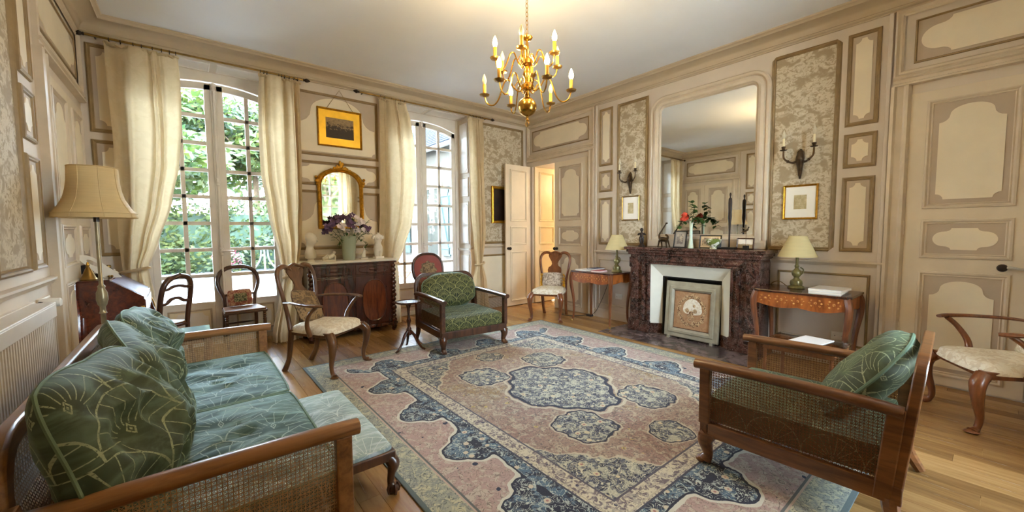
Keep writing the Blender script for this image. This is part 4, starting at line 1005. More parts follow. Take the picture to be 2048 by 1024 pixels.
# ------------------------------------------------------------------ splat-back chairs
def splat_chair(name, label, loc, rz, arms, mat, seatm, sw=.56, dp=.50, top=1.02, sh=.44):
    """faces local -Y"""
    r = thing(name, label, 'armchair' if arms else 'chair', loc, rz); f = sw/2-.02; b_ = .19; yf, yb = -.25, .25
    for sg in (-1, 1):
        P = spline([(sg*(f-.02), yf+.02, sh-.05), (sg*(f+.005), yf-.02, sh-.11), (sg*(f+.005), yf-.015, sh-.22), (sg*(f-.012), yf+.01, .10), (sg*(f-.012), yf+.0, .035), (sg*(f+.005), yf-.03, .012)], 6)
        m = MB(); m.tube(P, lerps([.042, .042, .030, .020, .018, .030], len(P)), 12); m.ball((sg*(f+.008), yf-.035, .012), .034, 6, (1, 1.2, .36)); m.build('leg', mat, r)
        P = spline([(sg*b_, yb-.02, sh-.02), (sg*b_, yb+.0, .28), (sg*(b_-.005), yb+.03, .12), (sg*(b_-.01), yb+.09, 0)], 6)
        MB().tube(P, lerps([.026, .025, .023, .026], len(P)), 10).build('leg', mat, r)
        # hooped back post rolling into the splat
        h = top-sh
        P = spline([(sg*b_, yb-.01, sh-.04), (sg*(b_+.0), yb+.02, sh+.12), (sg*(b_+.035), yb+.04, sh+h*.55), (sg*(b_+.05), yb+.07, sh+h*.80), (sg*(b_+.02), yb+.09, top-.035), (sg*(b_-.05), yb+.095, top-.008), (sg*.075, yb+.095, top-.03), (sg*.05, yb+.095, top-.055)], 6)
        MB().tube(P, lerps([.023, .022, .020, .021, .024, .024, .02, .016], len(P)), 10, flat=.8).build('back_post', mat, r)
        if arms:
            zA = sh+.235
            P = spline([(sg*(b_+.025), yb+.03, zA+.0), (sg*(b_+.08), yb-.10, zA+.01), (sg*(f+.06), -.02, zA+.005), (sg*(f+.055), yf+.10, zA+.0), (sg*(f+.03), yf+.045, zA-.004)], 6)
            MB().tube(P, lerps([.016, .020, .022, .026, .020], len(P)), 10, flat=.6, up=(0, 0, 1)).build('arm', mat, r)
            P = spline([(sg*(f+.045), yf+.10, zA-.01), (sg*(f+.055), yf+.17, zA-.08), (sg*(f+.03), yf+.22, sh+.05), (sg*(f-.0), yf+.215, sh-.06)], 6)
            MB().tube(P, lerps([.017, .017, .020, .024], len(P)), 10).build('arm_support', mat, r)
    # vase splat
    prof = [(.055, 0), (.048, .10), (.07, .22), (.102, .36), (.112, .47), (.100, .55), (.060, .60), (.046, .66), (.056, .73), (.088, .82), (.11, .90), (.10, .965), (.06, 1.0)]
    h = top-.01-(sh+.02); pt = lambda x, t: (x, yb+.0+.095*t**.8-.02*math.sin(PI*t), sh+.02+h*t)
    m = MB()
    P = prof; n = len(P); vs = []
    for x, t in P:
        for sg in (-1, 1):
            a_ = pt(sg*x, t); vs += [a_, (a_[0], a_[1]+.014, a_[2])]
    fs_ = []
    for i in range(n-1):
        k, q = i*4, i*4+4; fs_ += [(k, k+2, q+2, q), (k+1, q+1, q+3, k+3), (k, q, q+1, k+1), (k+2, k+3, q+3, q+2)]
    fs_ += [(0, 1, 3, 2), (4*n-4, 4*n-2, 4*n-1, 4*n-3)]
    m.add(vs, fs_).build('splat', mat, r, angle=60)
    MB().tube(spline([(-.11, yb+.095, top-.03), (-.05, yb+.097, top-.012), (0, yb+.10, top+.004), (.05, yb+.097, top-.012), (.11, yb+.095, top-.03)], 5), .02, 10, flat=.8).build('crest_rail', mat, r)
    # seat and rails
    q = [(-f-.02, yf), (f+.02, yf), (b_+.02, yb-.005), (-b_-.02, yb-.005)]
    MB().prism([(x*.97, y*.97, sh-.075) for x, y in q], (0, 0, .05)).build('seat_rail', mat, r, smooth=False, bevel=.006)
    m = MB(); nu, nv = 20, 18; vs, fs_ = [], []
    for j in range(nv+1):
        for i in range(nu+1):
            u, v = -1+2*i/nu, -1+2*j/nv; y = yf+(v+1)/2*(yb-yf); hw = (f+.025)+(b_+.02-f-.025)*(v+1)/2
            rr = 1-.13*(abs(u)*abs(v))**4 if v < 0 else 1-.05*(abs(u)*abs(v))**4
            yy = y*rr-(.02*(1-u*u) if v < -.99 else .02*(1-u*u)*max(0, -v)); e = max(0, (1-abs(u)**6)*(1-abs(v)**6))
            vs.append((u*hw*rr, yy, sh-.04+.062*e**.35+.012*e))
    n1 = len(vs); vs += [(x, y, sh-.045) for x, y, z in vs[:n1]]
    for j in range(nv):
        for i in range(nu):
            q_ = (j*(nu+1)+i, j*(nu+1)+i+1, (j+1)*(nu+1)+i+1, (j+1)*(nu+1)+i); fs_ += [q_, tuple(n1+k for k in reversed(q_))]
    rim = [i for i in range(nu+1)]+[(j+1)*(nu+1)-1 for j in range(1, nv+1)]+[nv*(nu+1)+i for i in range(nu-1, -1, -1)]+[j*(nu+1) for j in range(nv-1, 0, -1)]
    fs_ += [(rim[k], n1+rim[k], n1+rim[(k+1) % len(rim)], rim[(k+1) % len(rim)]) for k in range(len(rim))]
    m.add(vs, fs_).build('seat', seatm, r, angle=70)
    return r
def cushion_on(name, label, loc, rz, w_, h_, t_, mat, rx=-18, ry=0, seed=1, trim=None, wr=.008):
    r = thing(name, label, 'cushion', loc, rz); p_ = pillow(w_, h_, t_, seed, wr, 20, 18, 2.4); place(p_, (0, 0, 0), rx, ry); p_.build('cover', mat, r)
    if trim: MB().tube(p_.edge, .006, 6, closed=True).build('edging', trim, r)
    return r
def wl(r, x, y, z):   # point of a turned thing in room coordinates
    c, s_ = math.cos(r.rotation_euler[2]), math.sin(r.rotation_euler[2]); return (r.location[0]+c*x-s_*y, r.location[1]+s_*x+c*y, r.location[2]+z)
q1 = splat_chair('splat_back_armchair', 'walnut splat-back armchair with cream damask seat in front of the sideboard', (1.02, 4.17, .004), 37.7, True, 'walnut', 'cream_damask')
cushion_on('cushion', 'brown tapestry cushion leaning in the armchair before the sideboard', wl(q1, -.02, .12, .47), 37.7+6, .34, .33, .10, 'brown_tapestry', -28, 10, 3, 'brown_tapestry')
q2 = splat_chair('splat_back_armchair', 'splat-back armchair with cream seat cut by the picture edge near the closed door', (4.305, -.06, .0), 210, True, 'chestnut', 'cream_damask')
cushion_on('cushion', 'small pale cushion on the armchair cut by the picture edge', wl(q2, .0, .14, .47), 210, .32, .30, .09, 'white_damask', -24, 0, 5, 'rope')
q3 = splat_chair('splat_back_chair', 'armless splat-back chair with white seat beside the open door', (4.27, 4.32, .0), -60, False, 'chestnut', 'white_damask', .50, .48, 1.0, .45)
c3 = cushion_on('cushion', 'small grey damask cushion with gold fringed ends on the white chair', wl(q3, .0, .13, .475), -60, .34, .22, .10, 'grey_damask', -16, 0, 7)
for sg in (-1, 1):
    m = MB(); rr = random.Random(4)
    for k in range(26):
        a_ = (sg*.165, rr.uniform(-.03, .03)+.03, rr.uniform(.0, .21)); m.tube([a_, (a_[0]+sg*.02, a_[1], a_[2]-.008), (a_[0]+sg*.028, a_[1]+.004, a_[2]-.03)], .006, 5)
    m.build('fringe', 'gilt_mat', c3, kind='stuff')

# ------------------------------------------------------------------ balloon-back chairs
def turned_leg(m, x, y, h, r=.018):
    pr = [(.9, 1), (1.0, .95), (.7, .93), (1.15, .90), (.7, .87), (1.1, .84), (.75, .81), (1.1, .78), (.9, .75), (1.05, .55), (.85, .25), (1.05, .22), (.7, .19), (1.0, .16), (.6, .12), (.5, 0)]
    m.lathe([(r*a_, h*z) for a_, z in reversed(pr)], (x, y, 0), 12)
def balloon(name, label, loc, rz, mat, seat_mat, style, top, hwid):
    r = thing(name, label, 'chair', loc, rz); sh = .445
    for sg in (-1, 1):
        m = MB(); turned_leg(m, sg*.185, -.18, sh-.03); m.build('leg', mat, r)
        P = spline([(sg*.165, .185, sh), (sg*.165, .19, .25), (sg*.17, .23, 0)], 6); MB().tube(P, lerps([.02, .019, .015], len(P)), 8).build('leg', mat, r)
    MB().prism([(-.215, -.21, sh-.035), (.215, -.21, sh-.035), (.185, .20, sh-.035), (-.185, .20, sh-.035)], (0, 0, .028)).build('seat_rail', mat, r, smooth=False, bevel=.008)
    MB().prism([(-.205, -.20, sh-.008), (.205, -.20, sh-.008), (.175, .19, sh-.008), (-.175, .19, sh-.008)], (0, 0, .018)).build('seat', seat_mat, r, smooth=False, bevel=.008)
    for a_, b_ in (((-.185, -.18, .20), (.185, -.18, .20)), ((-.185, -.18, .13), (-.168, .21, .13)), ((.185, -.18, .13), (.168, .21, .13)), ((-.168, .2, .24), (.168, .2, .24))):
        MB().tube([a_, ((a_[0]+b_[0])/2, (a_[1]+b_[1])/2, a_[2]), b_], [.008, .013, .008], 8).build('stretcher', mat, r)
    Y_ = lambda z: .185+.20*max(0, z-sh)**1.2
    if style == 'hoop':
        pts = [(-.15, sh-.02), (-.155, sh+.08), (-.16, sh+.13), (-hwid*.93, sh+.22), (-hwid, sh+.31), (-hwid*.86, top-.07), (-hwid*.5, top-.012), (0, top)]
        pts = pts+[(-x, z) for x, z in reversed(pts[:-1])]
        P = spline([(x, Y_(z), z) for x, z in pts], 6); MB().tube(P, lerps([.017, .019, .02, .02, .022, .024, .025, .026, .025, .024, .022, .02, .02, .019, .017], len(P)), 10).build('back_hoop', mat, r)
        MB().tube(spline([(-.16, Y_(sh+.14), sh+.14), (0, Y_(sh+.155), sh+.16), (.16, Y_(sh+.14), sh+.14)], 5), .014, 8).build('cross_rail', mat, r)
    else:
        for sg in (-1, 1):
            P = spline([(sg*.16, Y_(sh), sh-.02), (sg*.165, Y_(sh+.15), sh+.15), (sg*.17, Y_(sh+.28), sh+.28), (sg*.155, Y_(top-.09), top-.09), (sg*.10, Y_(top-.025), top-.025), (0, Y_(top), top)], 6)
            MB().tube(P, lerps([.021, .022, .022, .023, .026, .027], len(P)), 10).build('back_post', mat, r)
        for z, s_ in ((sh+.22, 1), (sh+.36, .6)):
            MB().tube(spline([(-.165, Y_(z), z), (-.10, Y_(z), z+.005), (-.05, Y_(z), z+.035*s_), (0, Y_(z), z+.045*s_), (.05, Y_(z), z+.035*s_), (.10, Y_(z), z+.005), (.165, Y_(z), z)], 5), .020, 10, flat=.8).build('cross_rail', mat, r)
    return r
b1 = balloon('balloon_back_chair', 'dark hoop-backed side chair standing in the window', (.475, 5.685, .0), 4, 'dark_wood', 'cane', 'hoop', .925, .208)
cushion_on('cushion', 'small red tapestry cushion with a dark centre on the window chair', wl(b1, .0, .13, .458), 4, .25, .20, .07, 'red_tapestry', -10, -2, 9)
cq = MB().prism([(-.065, -.043, .05), (.065, -.043, .05), (.065, -.043, .15), (-.065, -.043, .15)], (0, .01, 0))
for o in [x for x in bpy.data.objects if x.get('label') == 'small red tapestry cushion with a dark centre on the window chair']:
    place(cq, (0, .0, .0), -10, -2); cq.build('centre_patch', 'green_tapestry', o, smooth=False)
b2 = balloon('balloon_back_chair', 'brown desk chair with open curved back pulled up to the slant-front desk', (-.29, 5.245, .0), 230, 'dark_wood', 'cane', 'rails', .93, .18)

# red leather chair behind the far armchair
rc_ = thing('leather_chair', 'red leather oval-backed chair behind the dark caned armchair', 'chair', (2.68, 4.98, 0), 0)
for sg in (-1, 1):
    m = MB(); turned_leg(m, sg*.19, -.19, .40, .02); m.build('leg', 'dark_wood', rc_)
    MB().tube([(sg*.16, .17, .40), (sg*.16, .19, .2), (sg*.165, .24, 0)], [.02, .018, .015], 8).build('leg', 'dark_wood', rc_)
MB().prism([(-.23, -.23, .36), (.23, -.23, .36), (.2, .2, .36), (-.2, .2, .36)], (0, 0, .05)).build('seat_rail', 'dark_wood', rc_, smooth=False, bevel=.008)
slab(.43, .42, .05, 4, .02, .002).map(lambda x, y, z: (x, y, z+.405)).build('seat', 'red_leather', rc_)
def oval(a_, b_, n=32, p=2.4): return [(a_*math.copysign(abs(math.cos(2*PI*k/n))**(2/p), math.cos(2*PI*k/n)), b_*math.copysign(abs(math.sin(2*PI*k/n))**(2/p), math.sin(2*PI*k/n))) for k in range(n)]
YB = lambda z: .18+.16*(z-.45)
pts = [(x, YB(.80+z), .80+z) for x, z in oval(.235, .22)]
MB().tube(pts, .021, 10, closed=True).build('back_frame', 'dark_wood', rc_)
MB().prism([(x, y-.012, z) for x, y, z in [(a_*.95, YB(.8+b_*.95), .8+b_*.95) for a_, b_ in oval(.235, .22)]], (0, .03, 0)).build('backrest', 'red_leather', rc_, smooth=False, bevel=.006)
m = MB().prism([(x, YB(.8+z)-.016, .8+z) for x, z in [(.125*(1+.12*math.cos(8*t*PI/16))*math.cos(2*PI*t/32), -.015+.125*(1+.10*math.cos(8*t*PI/16))*math.sin(2*PI*t/32)) for t in range(32)]], (0, .006, 0)); m.build('embossed_medallion', 'brown_tapestry', rc_, smooth=False)
for sg in (-1, 1): MB().tube([(sg*.15, YB(.45), .40), (sg*.15, YB(.60), .62)], .018, 8).build('back_post', 'dark_wood', rc_)

# ------------------------------------------------------------------ desk
dk = thing('slant_front_desk', 'reddish slant-front writing desk with a blue leather flap in the corner', 'desk', (-.725, 5.03, 0))
sec = [(0, .30), (0, .955), (.20, .955), (.405, .80), (.41, .66), (.36, .60), (.33, .585)]
for y0 in (-.36, .345): MB().prism([(x, y0, z) for x, z in [(0, .47), (.0, .955), (.20, .955), (.405, .80), (.41, .68), (.40, .56), (.33, .50), (.20, .485)]], (0, .015, 0)).build('side_panel', 'rosewood', dk, smooth=False)
MB().box(0, .012, -.35, .35, .47, .955).build('back_panel', 'rosewood', dk, smooth=False)
MB().box(0, .205, -.36, .36, .948, .962).build('top', 'rosewood', dk, smooth=False, bevel=.003)
fl_ = MB().prism([(.20, -.362, .957), (.408, -.362, .80), (.408, -.362, .787), (.20, -.362, .944)], (0, .724, 0)).build('flap', 'rosewood', dk, smooth=False)
MB().prism([(.212, -.33, .9515), (.395, -.33, .8135), (.395, -.33, .8095), (.212, -.33, .9475)], (0, .66, 0)).build('leather', 'desk_leather', fl_, smooth=False)
MB().box(.02, .405, -.345, .345, .62, .64).box(.39, .408, -.345, .345, .56, .79).build('drawer_case', 'rosewood', dk, smooth=False)
for k in (-1, 1): MB().box(.405, .415, k*.17-.15, k*.17+.15, .66, .77).build('drawer', 'mahogany_flame', dk, smooth=False, bevel=.004)
for x, sx in ((.025, 0), (.375, 1)):
    for sy in (-1, 1):
        P = spline([(x, sy*.335, .66), (x+sx*.03, sy*.35, .52), (x+sx*.02, sy*.345, .35), (x, sy*.335, .14), (x+sx*.01, sy*.34, .0)], 6)
        l_ = MB().tube(P, lerps([.045, .04, .026, .017, .02], len(P)), 10).build('leg', 'rosewood', dk)
        if sx:
            P2 = spline([(x+.02, sy*.37, .72), (x+.04, sy*.375, .64), (x+.05, sy*.38, .55), (x+.035, sy*.372, .47)], 5); MB().tube(P2, lerps([.012, .022, .018, .008], len(P2)), 8).build('bronze_mount', 'gilt', l_)
MB().tube(spline([(.0, -.37, .95), (-.0, -.385, .85), (.01, -.37, .7), (.01, -.39, .5), (.01, -.36, .32)], 6), .02, 8).build('curved_edge', 'rosewood', dk)
# things on the desk
o = thing('hand_bell', 'small brass cone-shaped bell standing on the desk', 'bell', (-.655, 4.78, .962)); MB().lathe([(.052, 0), (.054, .008), (.045, .02), (.034, .05), (.022, .085), (.012, .105), (.008, .115)], n=16).build('body', 'old_brass', o); MB().lathe([(.007, .112), (.012, .122), (.009, .135), (.005, .15)], n=10).build('handle', 'brass', o)
o = thing('letter_rack', 'pale upright board with an oval hole leaning on the desk', 'letter rack', (-.52, 4.90, .9605), 5)
h = [(-.05, 0), (.05, 0), (.035, .17), (.01, .19), (-.012, .185), (-.035, .17)]
rim = MB(); n = 20; hole = [(.016*math.cos(2*PI*k/n), .12+.03*math.sin(2*PI*k/n)) for k in range(n)]
import itertools
def outl(t):
    a_ = 2*PI*t/n; d_ = Vector((math.cos(a_), math.sin(a_))); z = .12; best = 9
    for (x0, z0), (x1, z1) in zip(h, h[1:]+h[:1]):
        p, q_ = Vector((x0, z0-z)), Vector((x1, z1-z)); e = q_-p; den = d_.x*e.y-d_.y*e.x
        if abs(den) > 1e-9:
            s_ = (p.x*e.y-p.y*e.x)/den; u = (p.x*d_.y-p.y*d_.x)/den
            if s_ > 0 and -.001 <= u <= 1.001: best = min(best, s_)
    return (d_.x*best, z+d_.y*best)
ou = [outl(t) for t in range(n)]; vs = []
for y in (0, .012):
    vs += [(1.35*(x-z*.75), y+z*.35, 1.1*z) for x, z in ou]+[(1.35*(x-z*.75), y+z*.35, 1.1*z) for x, z in hole]
fs_ = []
for k in range(n):
    j = (k+1) % n; fs_ += [(k, j, n+j, n+k), (2*n+k, 3*n+k, 3*n+j, 2*n+j), (k, 2*n+k, 2*n+j, j), (n+k, n+j, 3*n+j, 3*n+k)]
MB().add(vs, fs_).build('board', 'plaster', o, smooth=False)
MB().box(-.05, .05, .04, .10, 0, .02).build('foot', 'dark_wood', o, smooth=False)
o = thing('quill_pen', 'dark quill lying out over the corner of the desk', 'pen', (-.64, 4.92, .963)); MB().tube(spline([(0, .08, .0), (-.01, .03, .045), (-.02, -.05, .09)], 6), lerps([.002, .006, .004, .001], 13), 6).build('feather', 'dark_bronze', o); MB().lathe([(.025, -.0), (.028, .012), (.02, .03), (.012, .034)], (0, .085, 0), 12).build('holder', 'dark_bronze', o)
o = thing('ink_bottle', 'small dark lidded bottle on the desk by the curtain', 'bottle', (-.585, 5.23, .962)); MB().lathe([(.028, 0), (.03, .01), (.03, .05), (.02, .062), (.016, .07)], n=14).build('body', 'dark_bronze', o); MB().lathe([(.019, .07), (.02, .076), (.018, .088), (.01, .093)], n=14).build('lid', 'old_brass', o)
o = thing('brass_trinket', 'little brass trinket lying on the desk flap edge', 'trinket', (-.545, 4.93, .962)); m = MB()
for k in range(7): m.ball((.018*math.sin(k*2.2), -.05+k*.018, .012), .011, 5)
m.build('beads', 'old_brass', o)
o = thing('desk_paperweight', 'small pale paperweight at the far end of the desk', 'paperweight', (-.56, 5.33, .962)); MB().lathe([(.03, 0), (.032, .01), (.022, .024), (.008, .03)], n=14).build('body', 'plaster', o); MB().ball((0, 0, .036), .01, 6).build('knob', 'plaster', o)

# side table behind the sofa arm
ct = thing('side_table', 'small low table with a shiny glass top behind the sofa arm', 'table', (-.08, 4.055, 0))
MB().box(-.18, .18, -.18, .18, .54, .555).build('frame', 'chestnut', ct, smooth=False, bevel=.004)
MB().box(-.19, .19, -.19, .19, .555, .563).build('glass_top', 'glass_top', ct, smooth=False, bevel=.003)
for sx in (-1, 1):
    for sy in (-1, 1):
        P = spline([(sx*.15, sy*.15, .545), (sx*.172, sy*.172, .46), (sx*.155, sy*.155, .24), (sx*.168, sy*.168, 0)], 6); MB().tube(P, lerps([.024, .026, .016, .016], len(P)), 8).build('leg', 'chestnut', ct)
MB().box(-.15, .15, -.15, .15, .49, .54).build('apron', 'chestnut', ct, smooth=False)

# ------------------------------------------------------------------ tripod table
tt = thing('tripod_table', 'small round dark tripod table beside the caned armchair', 'table', (1.89, 4.17, .009))
MB().lathe([(.005, .535), (.13, .535), (.138, .54), (.14, .552), (.132, .556), (.124, .549), (.005, .549)], n=32).build('top', 'mahogany', tt)
MB().lathe([(.028, .17), (.034, .19), (.022, .215), (.030, .235), (.016, .26), (.018, .30), (.026, .33), (.018, .365), (.012, .40), (.016, .47), (.024, .50), (.045, .53), (.045, .536)], n=16).build('column', 'mahogany', tt)
for k in range(3):
    t = math.radians(75+120*k); c, s_ = math.cos(t), math.sin(t); P = spline([(c*.018, s_*.018, .215), (c*.06, s_*.06, .17), (c*.10, s_*.10, .09), (c*.145, s_*.145, .03), (c*.185, s_*.185, .010)], 6)
    MB().tube(P, lerps([.017, .018, .014, .011, .012], len(P)), 8).build('leg', 'mahogany', tt)

# ------------------------------------------------------------------ sideboard
sb = thing('sideboard', 'dark mahogany sideboard with a pale marble top', 'sideboard', (1.625, 5.36, 0))
WSB = Wall(lambda u, z, n: (u, -.19-n, z))
MB().box(-.53, .53, -.19, .19, .10, .955).build('body', 'mahogany', sb, smooth=False, bevel=.004)
MB().prism([(-.585, .2, .955), (-.585, -.14, .955), (-.53, -.215, .955), (.53, -.215, .955), (.585, -.14, .955), (.585, .2, .955)], (0, 0, .028)).build('marble_top', 'white_marble', sb, smooth=False, bevel=.006)
MB().box(-.56, .56, -.205, .2, .93, .956).build('top_moulding', 'mahogany', sb, smooth=False, bevel=.008)
MB().box(-.555, .555, -.205, .2, .085, .125).build('plinth', 'mahogany', sb, smooth=False, bevel=.008)
MB().box(-.535, .535, -.20, -.19, .775, .787).build('divider', 'mahogany', sb, smooth=False, bevel=.003)
for sg in (-1, 1):
    dr = MB().box(*sorted((sg*.015, sg*.47)), -.199, -.19, .795, .925).build('drawer', 'mahogany', sb, smooth=False, bevel=.004)
    uc = sg*.243; pts = [(uc+x, .86+z) for x, z in oval(.19, .042, 32, 3)]
    MB().tube([(u, -.20, z) for u, z in pts], .006, 6, closed=True).build('oval_moulding', 'mahogany', dr)
    MB().ball((uc, -.20, .86), .06, 8, (1, .16, .32)).build('handle', 'mahogany', dr)
    dd = MB().box(*sorted((sg*.008, sg*.475)), -.199, -.19, .135, .77).build('door', 'mahogany', sb, smooth=False, bevel=.004)
    pts = [(uc+x, .45+z) for x, z in oval(.155, .27, 40, 2.5)]
    MB().prism([(u, -.2, z) for u, z in pts], (0, -.006, 0)).build('oval_panel', 'mahogany_flame', dd, smooth=False)
    MB().tube([(u, -.203, z) for u, z in pts], .007, 6, closed=True).build('oval_moulding', 'mahogany', dd)
    m = MB(); x = sg*.51
    for i in range(14): z = .15+.057*i; m.ball((x, -.195, z), .032 if i % 3 else .04, 6, (1, .7, .9))
    m.build('carved_corner', 'mahogany', sb)
    for y in (-.16, .15): MB().tube(spline([(sg*.5, y, .10), (sg*.525, y-.01, .06), (sg*.51, y, .03), (sg*.53, y-.02, .012)], 5), lerps([.045, .035, .025, .032], 16), 8).build('foot', 'mahogany', sb)
MB().ball((-.025, -.215, .47), .014, 6).build('lock_knob', 'old_brass', sb)

# on the sideboard
zt_ = .983
def grp(n, l, c, x, y, z, rz=0): return thing(n, l, c, (x, y, z), rz)
o = grp('portrait_bust', 'white plaster head-and-shoulders bust at the end of the sideboard', 'bust', 1.165, 5.36, zt_+.04, 55)
MB().loft([(0, 0, 0, .07, .05), (0, 0, .01, .088, .058), (0, 0, .06, .096, .058), (0, .002, .095, .082, .05), (0, .006, .118, .052, .044), (0, .004, .14, .037, .039), (0, -.002, .165, .036, .042), (0, -.012, .18, .042, .052), (0, -.018, .20, .050, .062), (0, -.014, .235, .056, .068), (0, -.006, .27, .053, .066), (0, 0, .295, .041, .054), (0, .004, .312, .022, .03), (0, .005, .318, .006, .008)], 22).build('figure', 'plaster', o, angle=80)
MB().tube([(0, -.075, .235), (0, -.09, .215), (0, -.076, .205)], [.006, .011, .006], 8).build('nose', 'plaster', o)
MB().loft([(0, 0, -.04, .05, .045), (0, 0, -.03, .05, .045), (0, 0, -.015, .03, .03), (0, 0, .004, .06, .045)], 14).build('socle', 'plaster', o)
o = grp('reclining_figure', 'small white reclining sculpture beside the bust on the sideboard', 'sculpture', 1.37, 5.34, zt_, 0)
MB().loft([(0, 0, 0, .085, .035), (0, 0, .012, .085, .035)], 14).build('base', 'plaster', o)
m = MB(); m.tube(spline([(-.075, 0, .025), (-.04, 0, .035), (.0, 0, .045), (.035, -.005, .06), (.055, -.005, .085)], 5), lerps([.018, .028, .03, .026, .02], 21), 10); m.ball((.062, -.008, .105), .02, 6); m.tube([(-.07, -.01, .03), (-.02, -.025, .075), (.0, -.02, .03)], [.014, .016, .014], 8); m.tube([(.045, -.015, .085), (.075, -.02, .05), (.07, -.01, .015)], [.011, .010, .009], 8); m.build('figure', 'plaster', o)
o = grp('flower_vase', 'frosted green glass vase holding white and violet garden flowers', 'vase', 1.615, 5.33, zt_)
MB().lathe([(.07, 0), (.076, .01), (.08, .06), (.092, .28), (.095, .31), (.09, .31), (.086, .28), (.072, .06), (.056, .015), (.0, .012)], n=24, cap=False).build('vessel', 'vase_glass', o)
rr = random.Random(21)
def leaf_shape(m, c, d_, ln, wd2, bend=.0, up=Vector((0, 0, 1))):
    d_ = Vector(d_).normalized(); x = d_.cross(up); x = x.normalized() if x.length > .01 else Vector((1, 0, 0)); c = Vector(c); n_ = x.cross(d_)
    p = [c, c+d_*ln*.35+x*wd2, c+d_*ln*.75+x*wd2*.7-n_*bend*.5, c+d_*ln-n_*bend, c+d_*ln*.75-x*wd2*.7-n_*bend*.5, c+d_*ln*.35-x*wd2]
    m.add(p, [(0, 1, 2, 3), (0, 3, 4, 5)])
def blossom(m, c, r, petals, d_=(0, -1, .4)):
    d_ = Vector(d_).normalized(); x = d_.orthogonal().normalized(); y = d_.cross(x)
    for k in range(petals):
        t = 2*PI*k/petals; e = (x*math.cos(t)+y*math.sin(t))*.9+d_*.45; leaf_shape(m, Vector(c), e, r, r*.42, r*.2, d_)
fl2 = []
heads = [(x_*1.18, z_*1.08+.02, m_, r_*1.15) for x_, z_, m_, r_ in [(-.20, .36, 'violet_petal', .06), (-.14, .42, 'violet_petal', .055), (-.25, .33, 'violet_petal', .045), (-.07, .47, 'violet_petal', .06), (.03, .46, 'violet_petal', .065), (.10, .44, 'white_petal', .06), (.16, .40, 'violet_petal', .055), (-.10, .38, 'white_petal', .05), (-.04, .35, 'white_petal', .05), (.08, .36, 'white_petal', .055), (.15, .33, 'white_petal', .05), (.20, .36, 'violet_petal', .045), (.0, .40, 'violet_petal', .05), (.05, .50, 'white_petal', .045)]]
for hx, hz, mt, r0 in heads:
    hy = rr.uniform(-.10, .05); st_ = MB(); st_.tube(spline([(hx*.12, hy*.2, .03), (hx*.4, hy*.4, .25), (hx, hy, hz)], 5), .0028, 5)
    for k in range(3): leaf_shape(st_, (hx*.75, hy*.8, hz-.06-.03*k), (rr.uniform(-1, 1), rr.uniform(-1, .4), .3), .07, .016, .015)
    s1 = st_.build('stem', 'dark_leaf', o); m = MB()
    for k in range(7): blossom(m, (hx+rr.uniform(-1, 1)*r0*.7, hy+rr.uniform(-1, 1)*r0*.6, hz+rr.uniform(-.6, .8)*r0), r0*.55, 5, (rr.uniform(-.6, .6), -1, rr.uniform(.1, 1)))
    m.build('blossom', mt, s1)
for pts in ([(.05, -.03, .25), (.14, -.06, .26), (.20, -.06, .20), (.19, -.06, .13)], [(.06, -.02, .26), (.19, -.05, .33), (.27, -.03, .34)], [(.06, .0, .28), (.2, .02, .44), (.28, .02, .52)], [(-.04, -.03, .26), (-.12, -.07, .24), (-.14, -.07, .16)], [(0, .01, .3), (-.02, .02, .5), (-.04, .02, .62)]):
    m = MB(); P = spline(pts, 5); m.tube(P, .0025, 5)
    for k, p in enumerate(P[4:]): leaf_shape(m, p, (rr.uniform(-1, 1), -.4, rr.uniform(-.4, .8)), .045, .014, .01)
    m.build('trailing_spray', 'dark_leaf', o)
o = grp('kneeling_figurine', 'tiny cream figurine between the vase and the torso', 'figurine', 1.80, 5.31, zt_)
MB().box(-.05, .05, -.03, .03, 0, .018).build('base', 'plaster', o, smooth=False, bevel=.004); MB().loft([(-.01, 0, .016, .035, .026), (-.01, 0, .05, .03, .024), (0, 0, .085, .024, .02), (.006, 0, .115, .018, .016), (.006, 0, .125, .012, .012), (.008, -.004, .14, .019, .018), (.006, 0, .165, .015, .016), (.006, 0, .175, .004, .004)], 12).build('figure', 'plaster', o, sub=1)
o = grp('marble_torso', 'white marble female torso on a small plinth on the sideboard', 'sculpture', 2.0, 5.33, zt_, 10)
MB().box(-.06, .06, -.045, .045, 0, .03).build('base', 'plaster', o, smooth=False, bevel=.004)
m = MB()
for sg in (-1, 1): m.loft([(sg*.022, 0, .025, .024, .028), (sg*.024, -.004, .06, .029, .034), (sg*.026, -.002, .10, .034, .040), (sg*.024, 0, .13, .034, .042)], 14)
m.loft([(0, 0, .105, .050, .042), (0, 0, .13, .062, .046), (0, .0, .16, .060, .043), (0, 0, .195, .044, .034), (0, 0, .215, .042, .033), (0, -.004, .25, .054, .042), (0, -.006, .275, .062, .044), (0, 0, .305, .062, .034), (0, 0, .32, .045, .028), (0, 0, .33, .022, .022), (0, 0, .35, .02, .02)], 18)
for sg in (-1, 1): m.ball((sg*.026, -.036, .272), .022, 6); m.tube([(sg*.055, 0, .305), (sg*.072, 0, .29), (sg*.078, .0, .265)], [.02, .02, .016], 10)
m.build('figure', 'plaster', o)

